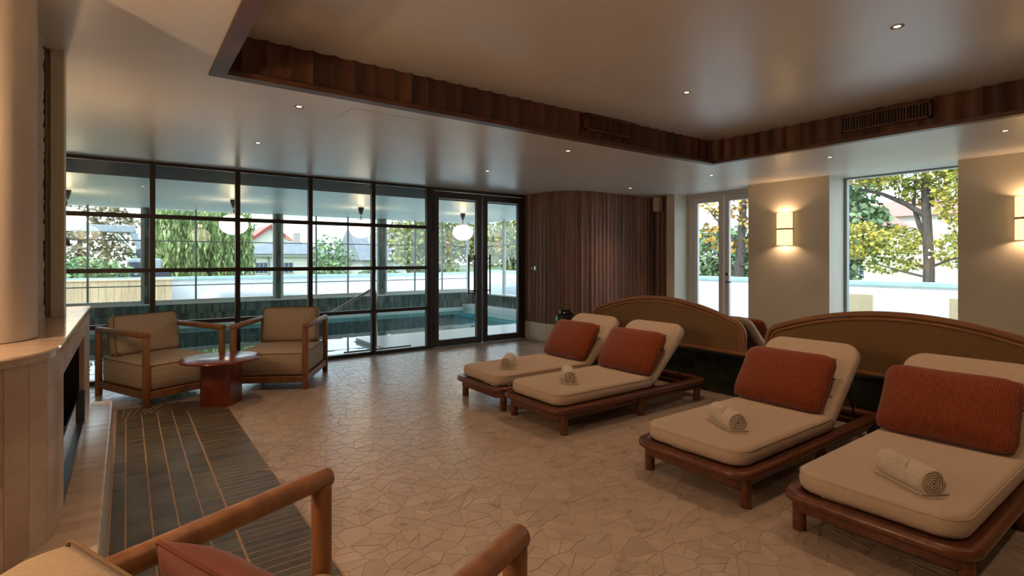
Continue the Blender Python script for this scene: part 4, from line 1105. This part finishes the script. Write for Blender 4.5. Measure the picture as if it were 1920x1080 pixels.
tree('bare_tree', (18.5, 11.0, G), 'half bare autumn tree with yellow leaves seen through the french door', M_autumn, [(0, .6, 5.0, .8, .9, .6), (0, -.5, 4.6, .6, .5, .8), (0, 1.0, 3.9, .5, .6, .4), (0, .2, 3.4, .6, .8, .3)], 420, .22, 24,
     [([(0, 0, 0), (.1, 0, 2.4), (0, -.2, 4.2), (0, -.3, 6)], .22), ([(0, 0, 2.2), (0, .6, 2.8), (0, 1.4, 3.0)], .05), ([(0, -.1, 3.2), (0, .5, 4.0), (0, 1.2, 4.8)], .06), ([(0, -.1, 3.0), (0, -.5, 3.4), (0, -1.0, 3.6)], .045), ([(0, 0, 2.6), (0, -.6, 2.7), (0, -1.1, 3.1)], .04), ([(0, 0, 3.7), (0, .4, 3.6), (0, 1.0, 3.9)], .03)])
# willow: hanging strands
e = empty('willow_tree', (3.4, 32.5, G)); tag(e, 'large weeping willow hanging over the garden', 'tree', 'trees beyond the terrace')
trunk(e, [([(0, 0, 0), (.1, 0, 2), (0, 0, 4.5)], .3)])
rg = random.Random(31); mb = MB()
for k in range(420):
    a = rg.uniform(0, 6.283); rr_ = 2.3*math.sqrt(rg.uniform(.05, 1)); x, y = rr_*math.cos(a)*1.0, rr_*math.sin(a)
    z = 5.9 - .35*rr_*rr_*.35 + rg.uniform(-.5, .3); ln = rg.uniform(2.2, 4.6); nn = int(ln/.16)
    for q in range(nn):
        leaf_quad(mb, Vector((x*(1 + .05*q/nn) + rg.gauss(0, .05), y + rg.gauss(0, .05), z - ln*q/nn)), .36, rg, True)
tag(mb.build('foliage', M_willow, e, tone=True), kind='stuff')
def bushy(name, x, y, h, r, label, mat, n, s, seed, z0=0.0, group='trees beyond the terrace'):
    rg = random.Random(seed); bl = [(rg.uniform(-.45, .45)*r, rg.uniform(-.3, .3)*r, h*rg.uniform(.35, .85), r*rg.uniform(.5, .8), r*rg.uniform(.5, .8), h*rg.uniform(.16, .3)) for _ in range(7)]
    return tree(name, (x, y, G), label, mat, bl, n, s, seed, [([(0, 0, 0), (0, 0, h*.7)], .05 + r*.05)], group)
bushy('garden_shrub', -1.5, 24, 3.1, 1.9, 'leafy green shrub behind the pine cabinet', M_bushl, 2600, .22, 41)
bushy('autumn_tree', -2.2, 40, 6.8, 3.2, 'brownish autumn tree at the far left of the glass', M_brownleaf, 1800, .30, 42)
bushy('slim_tree', 1.3, 36, 5.3, 1.2, 'slim green tree left of the willow', M_ever, 1200, .26, 43)
bushy('young_tree', 8.6, 27.5, 4.3, 1.5, 'loose grey-green tree in front of the grey-roofed house', M_bushl, 1300, .20, 44)
bushy('hedge_tree', 11.2, 27, 2.6, 1.5, 'low green bush right of the loose tree', M_bushl, 1200, .22, 45)
for k, (x, y, h, lab) in enumerate(((13.0, 27, 5.6, 'tall yellow-green hedge tree right of the tiled pier'), (15.4, 28, 5.9, 'tall yellow-green hedge tree behind the left door leaf'), (17.9, 28, 5.6, 'tall yellow-green hedge tree between the door leaves'), (20.6, 28, 5.9, 'tall yellow-green hedge tree behind the right door leaf'))):
    bushy('hedge_tree', x, y, h, 1.9, lab, M_hedge, 3000, .24, 50 + k)
bushy('conifer', 12.3, 24, 2.9, .5, 'small dark conifer in front of the hedge trees', M_ever, 700, .16, 58)
bushy('autumn_tree', 20.5, 20, 6.4, 2.2, 'orange tinted tree seen through the side of the pool room', M_autumn, 1500, .26, 59)
bushy('far_tree', 6.2, 60, 8.0, 3.0, 'pale distant tree left of the red gable', M_hedge, 1500, .4, 60)
bushy('far_tree', 12.0, 75, 9.0, 3.0, 'dark distant tree behind the red gable', M_ever, 900, .4, 61)

# ------------------------------------------------------------------ houses
def wins(e, rects, axis, plane, sgn):
    for (u0, u1, z0, z1) in rects:
        m = MB()
        fr = .07
        if axis == 'y': m.box(u0 - fr, u1 + fr, plane - .06, plane + .02, z0 - fr, z1 + fr)
        else: m.box(plane - .06, plane + .02, u0 - fr, u1 + fr, z0 - fr, z1 + fr)
        o = m.build('window', M_white, e); n_ = 3
        for k in range(n_):
            a, b_ = u0 + (u1 - u0)*k/n_ + .02, u0 + (u1 - u0)*(k+1)/n_ - .02; m = MB()
            if axis == 'y': m.box(a, b_, plane - .075, plane - .055, z0, z1)
            else: m.box(plane - .075, plane - .055, a, b_, z0, z1)
            m.build('pane', M_pane, o)
e = empty('bungalow', (0, 0, 0)); tag(e, 'cream bungalow with a grey hipped roof beyond the pool windows', 'house', 'houses beyond the garden')
m = MB(); m.box(6.9, 14.3, 45, 52, G, 1.72); m.build('wall', M_creamhouse, e)
m = MB(); m.box(6.6, 14.6, 44.7, 52.3, 1.58, 1.80); m.build('eaves', M_white, e)
m = MB(); m.add([(6.4, 44.5, 1.8), (14.8, 44.5, 1.8), (14.8, 52.5, 1.8), (6.4, 52.5, 1.8), (10.6, 48.5, 2.95), (12.2, 48.5, 2.95)], [(0, 1, 5, 4), (1, 2, 5), (2, 3, 4, 5), (3, 0, 4), (3, 2, 1, 0)]); m.build('roof', M_greyroof, e)
wins(e, [(8.1, 9.0, .3, 1.1), (9.9, 10.9, .3, 1.1), (12.2, 13.1, .3, 1.1)], 'y', 45, -1)
m = MB(); m.tube([(8.9, 44.95, 1.7), (9.1, 44.93, 1.4), (9.1, 44.93, G)], .06, 8); m.build('drainpipe', M_greyroof, e)
m = MB(); m.box(11.8, 12.3, 48.2, 48.8, 2.6, 3.7); m.build('chimney', M_greyroof, e)
e = empty('gabled_house'); tag(e, 'white house with red gable roof behind the bungalow', 'house', 'houses beyond the garden')
m = MB(); m.add([(8.5, 56, G), (14.6, 56, G), (14.6, 56, 2.2), (11.5, 56, 4.5), (8.5, 56, 2.2), (8.5, 62, G), (14.6, 62, G), (14.6, 62, 2.2), (11.5, 62, 4.5), (8.5, 62, 2.2)], [(0, 1, 2, 3, 4), (5, 9, 8, 7, 6), (1, 6, 7, 2), (5, 0, 4, 9)]); m.build('wall', M_creamhouse, e)
for sx in (-1, 1):
    m = MB(); xa, za = (8.1, 1.95) if sx < 0 else (15.0, 1.95)
    m.add([(xa, 55.7, za), (11.5, 55.7, 4.6), (11.5, 62.2, 4.6), (xa, 62.2, za), (xa, 55.7, za + .15), (11.5, 55.7, 4.78), (11.5, 62.2, 4.78), (xa, 62.2, za + .15)], [(0, 1, 5, 4), (4, 5, 6, 7), (0, 3, 2, 1), (2, 3, 7, 6), (0, 4, 7, 3)]); m.build('roof_slope', M_redroof, e)
    m = MB(); m.add([(xa, 55.6, za - .12), (11.5, 55.6, 4.5), (11.5, 55.6, 4.85), (xa, 55.6, za + .22), (xa, 55.7, za - .12), (11.5, 55.7, 4.5), (11.5, 55.7, 4.85), (xa, 55.7, za + .22)], [(0, 1, 2, 3), (7, 6, 5, 4), (0, 4, 5, 1), (3, 2, 6, 7), (0, 3, 7, 4), (1, 5, 6, 2)]); m.build('bargeboard', M_redtrim, e)
e = empty('dark_roofed_house'); tag(e, 'house with dark slate roof and white gable trim right of the bungalow', 'house', 'houses beyond the garden')
m = MB(); m.box(15.6, 23, 42, 48, G, 1.3); m.build('wall', M_white, e)
m = MB(); m.add([(15.2, 41.5, 1.3), (23.3, 41.5, 1.3), (23.3, 48.5, 1.3), (15.2, 48.5, 1.3), (15.4, 45, 4.1), (23.3, 45, 4.1)], [(0, 1, 5, 4), (1, 2, 5), (2, 3, 4, 5), (3, 0, 4), (3, 2, 1, 0)]); m.build('roof', M_greyroof, e)
for sx in (-1, 1):
    m = MB(); m.add([(18.3 + sx*.75, 41.3, 1.3), (18.3, 41.3, 3.4), (18.3, 41.3, 3.0), (18.3 + sx*.55, 41.3, 1.3), (18.3 + sx*.75, 41.45, 1.3), (18.3, 41.45, 3.4), (18.3, 41.45, 3.0), (18.3 + sx*.55, 41.45, 1.3)], [(0, 1, 2, 3), (7, 6, 5, 4), (0, 4, 5, 1), (2, 6, 7, 3)]); m.build('gable_board', M_white, e)
e = empty('yellow_house'); tag(e, 'pale yellow two storey house glimpsed left of the maple', 'house', 'houses beyond the garden')
m = MB(); m.box(45, 52, 15.9, 24, G, 3.9); m.build('wall', M_yellowhouse, e)
m = MB(); m.add([(44.6, 15.5, 3.9), (52.4, 15.5, 3.9), (52.4, 24.4, 3.9), (44.6, 24.4, 3.9), (48.5, 18, 6.4), (48.5, 22, 6.4)], [(0, 1, 4), (1, 2, 5, 4), (2, 3, 5), (3, 0, 4, 5), (3, 2, 1, 0)]); m.build('roof', M_redroof, e)
wins(e, [(16.5, 17.5, 1.7, 2.4), (16.5, 17.5, .2, .9), (19, 20, 1.7, 2.4)], 'x', 45, -1)
e = empty('red_roofed_house'); tag(e, 'house with a broad red tiled roof behind the maple', 'house', 'houses beyond the garden')
m = MB(); m.box(56, 63, 13, 24, G, 5.2); m.build('wall', M_white, e)
m = MB(); m.add([(55.5, 12.5, 5.2), (63.5, 12.5, 5.2), (63.5, 24.5, 5.2), (55.5, 24.5, 5.2), (59.5, 14.5, 6.9), (59.5, 22, 6.9)], [(0, 1, 4), (1, 2, 5, 4), (2, 3, 5), (3, 0, 4, 5), (3, 2, 1, 0)]); m.build('roof', M_redroof, e)
e = empty('picket_fence', (30, 0, G)); tag(e, 'white picket fence beyond the maple', 'fence')
for k in range(56):
    y = 7.0 + .13*k; m = MB(); m.box(-.015, .015, y, y + .07, 0, 2.05); m.build('picket', M_white, e)
for z in (.5, 1.7):
    m = MB(); m.box(.016, .05, 7.0, 14.3, z, z + .1); m.build('rail', M_white, e)
# boom lift
e = empty('boom_lift', (0, 29, 0)); tag(e, 'grey construction machine with a long folded boom behind the pine cabinet', 'machine')
m = MB(); m.rbox(-3.6, .35, -.15, .15, 2.55, 2.86, .03); m.build('upper_boom', M_machine, e)
m = MB(); m.tube([(.20, 0, 2.62), (.48, 0, 1.95), (.62, 0, 1.55)], [.13, .12, .14], 8); m.build('lower_boom', M_machine, e, smooth=40)
m = MB(); m.tube([(-.35, 0, 2.50), (.30, 0, 1.70)], .05, 8); m.build('cylinder_ram', M_chrome, e, smooth=40)
m = MB(); m.bar((.55, -.22, 1.62), (.55, .22, 1.62), .22, 18, .02); m.build('pivot', M_machdark, e, smooth=40)
m = MB(); m.rbox(.02, 1.3, -.6, .6, .85, 1.40, .08); m.build('body', M_machine, e)
m = MB(); m.rbox(.05, .95, -.63, -.5, .9, 1.25, .05); m.build('engine_cover', M_machdark, e)
m = MB(); m.rbox(-.3, 1.6, -.7, .7, G, .8, .05); m.build('chassis', M_machdark, e)
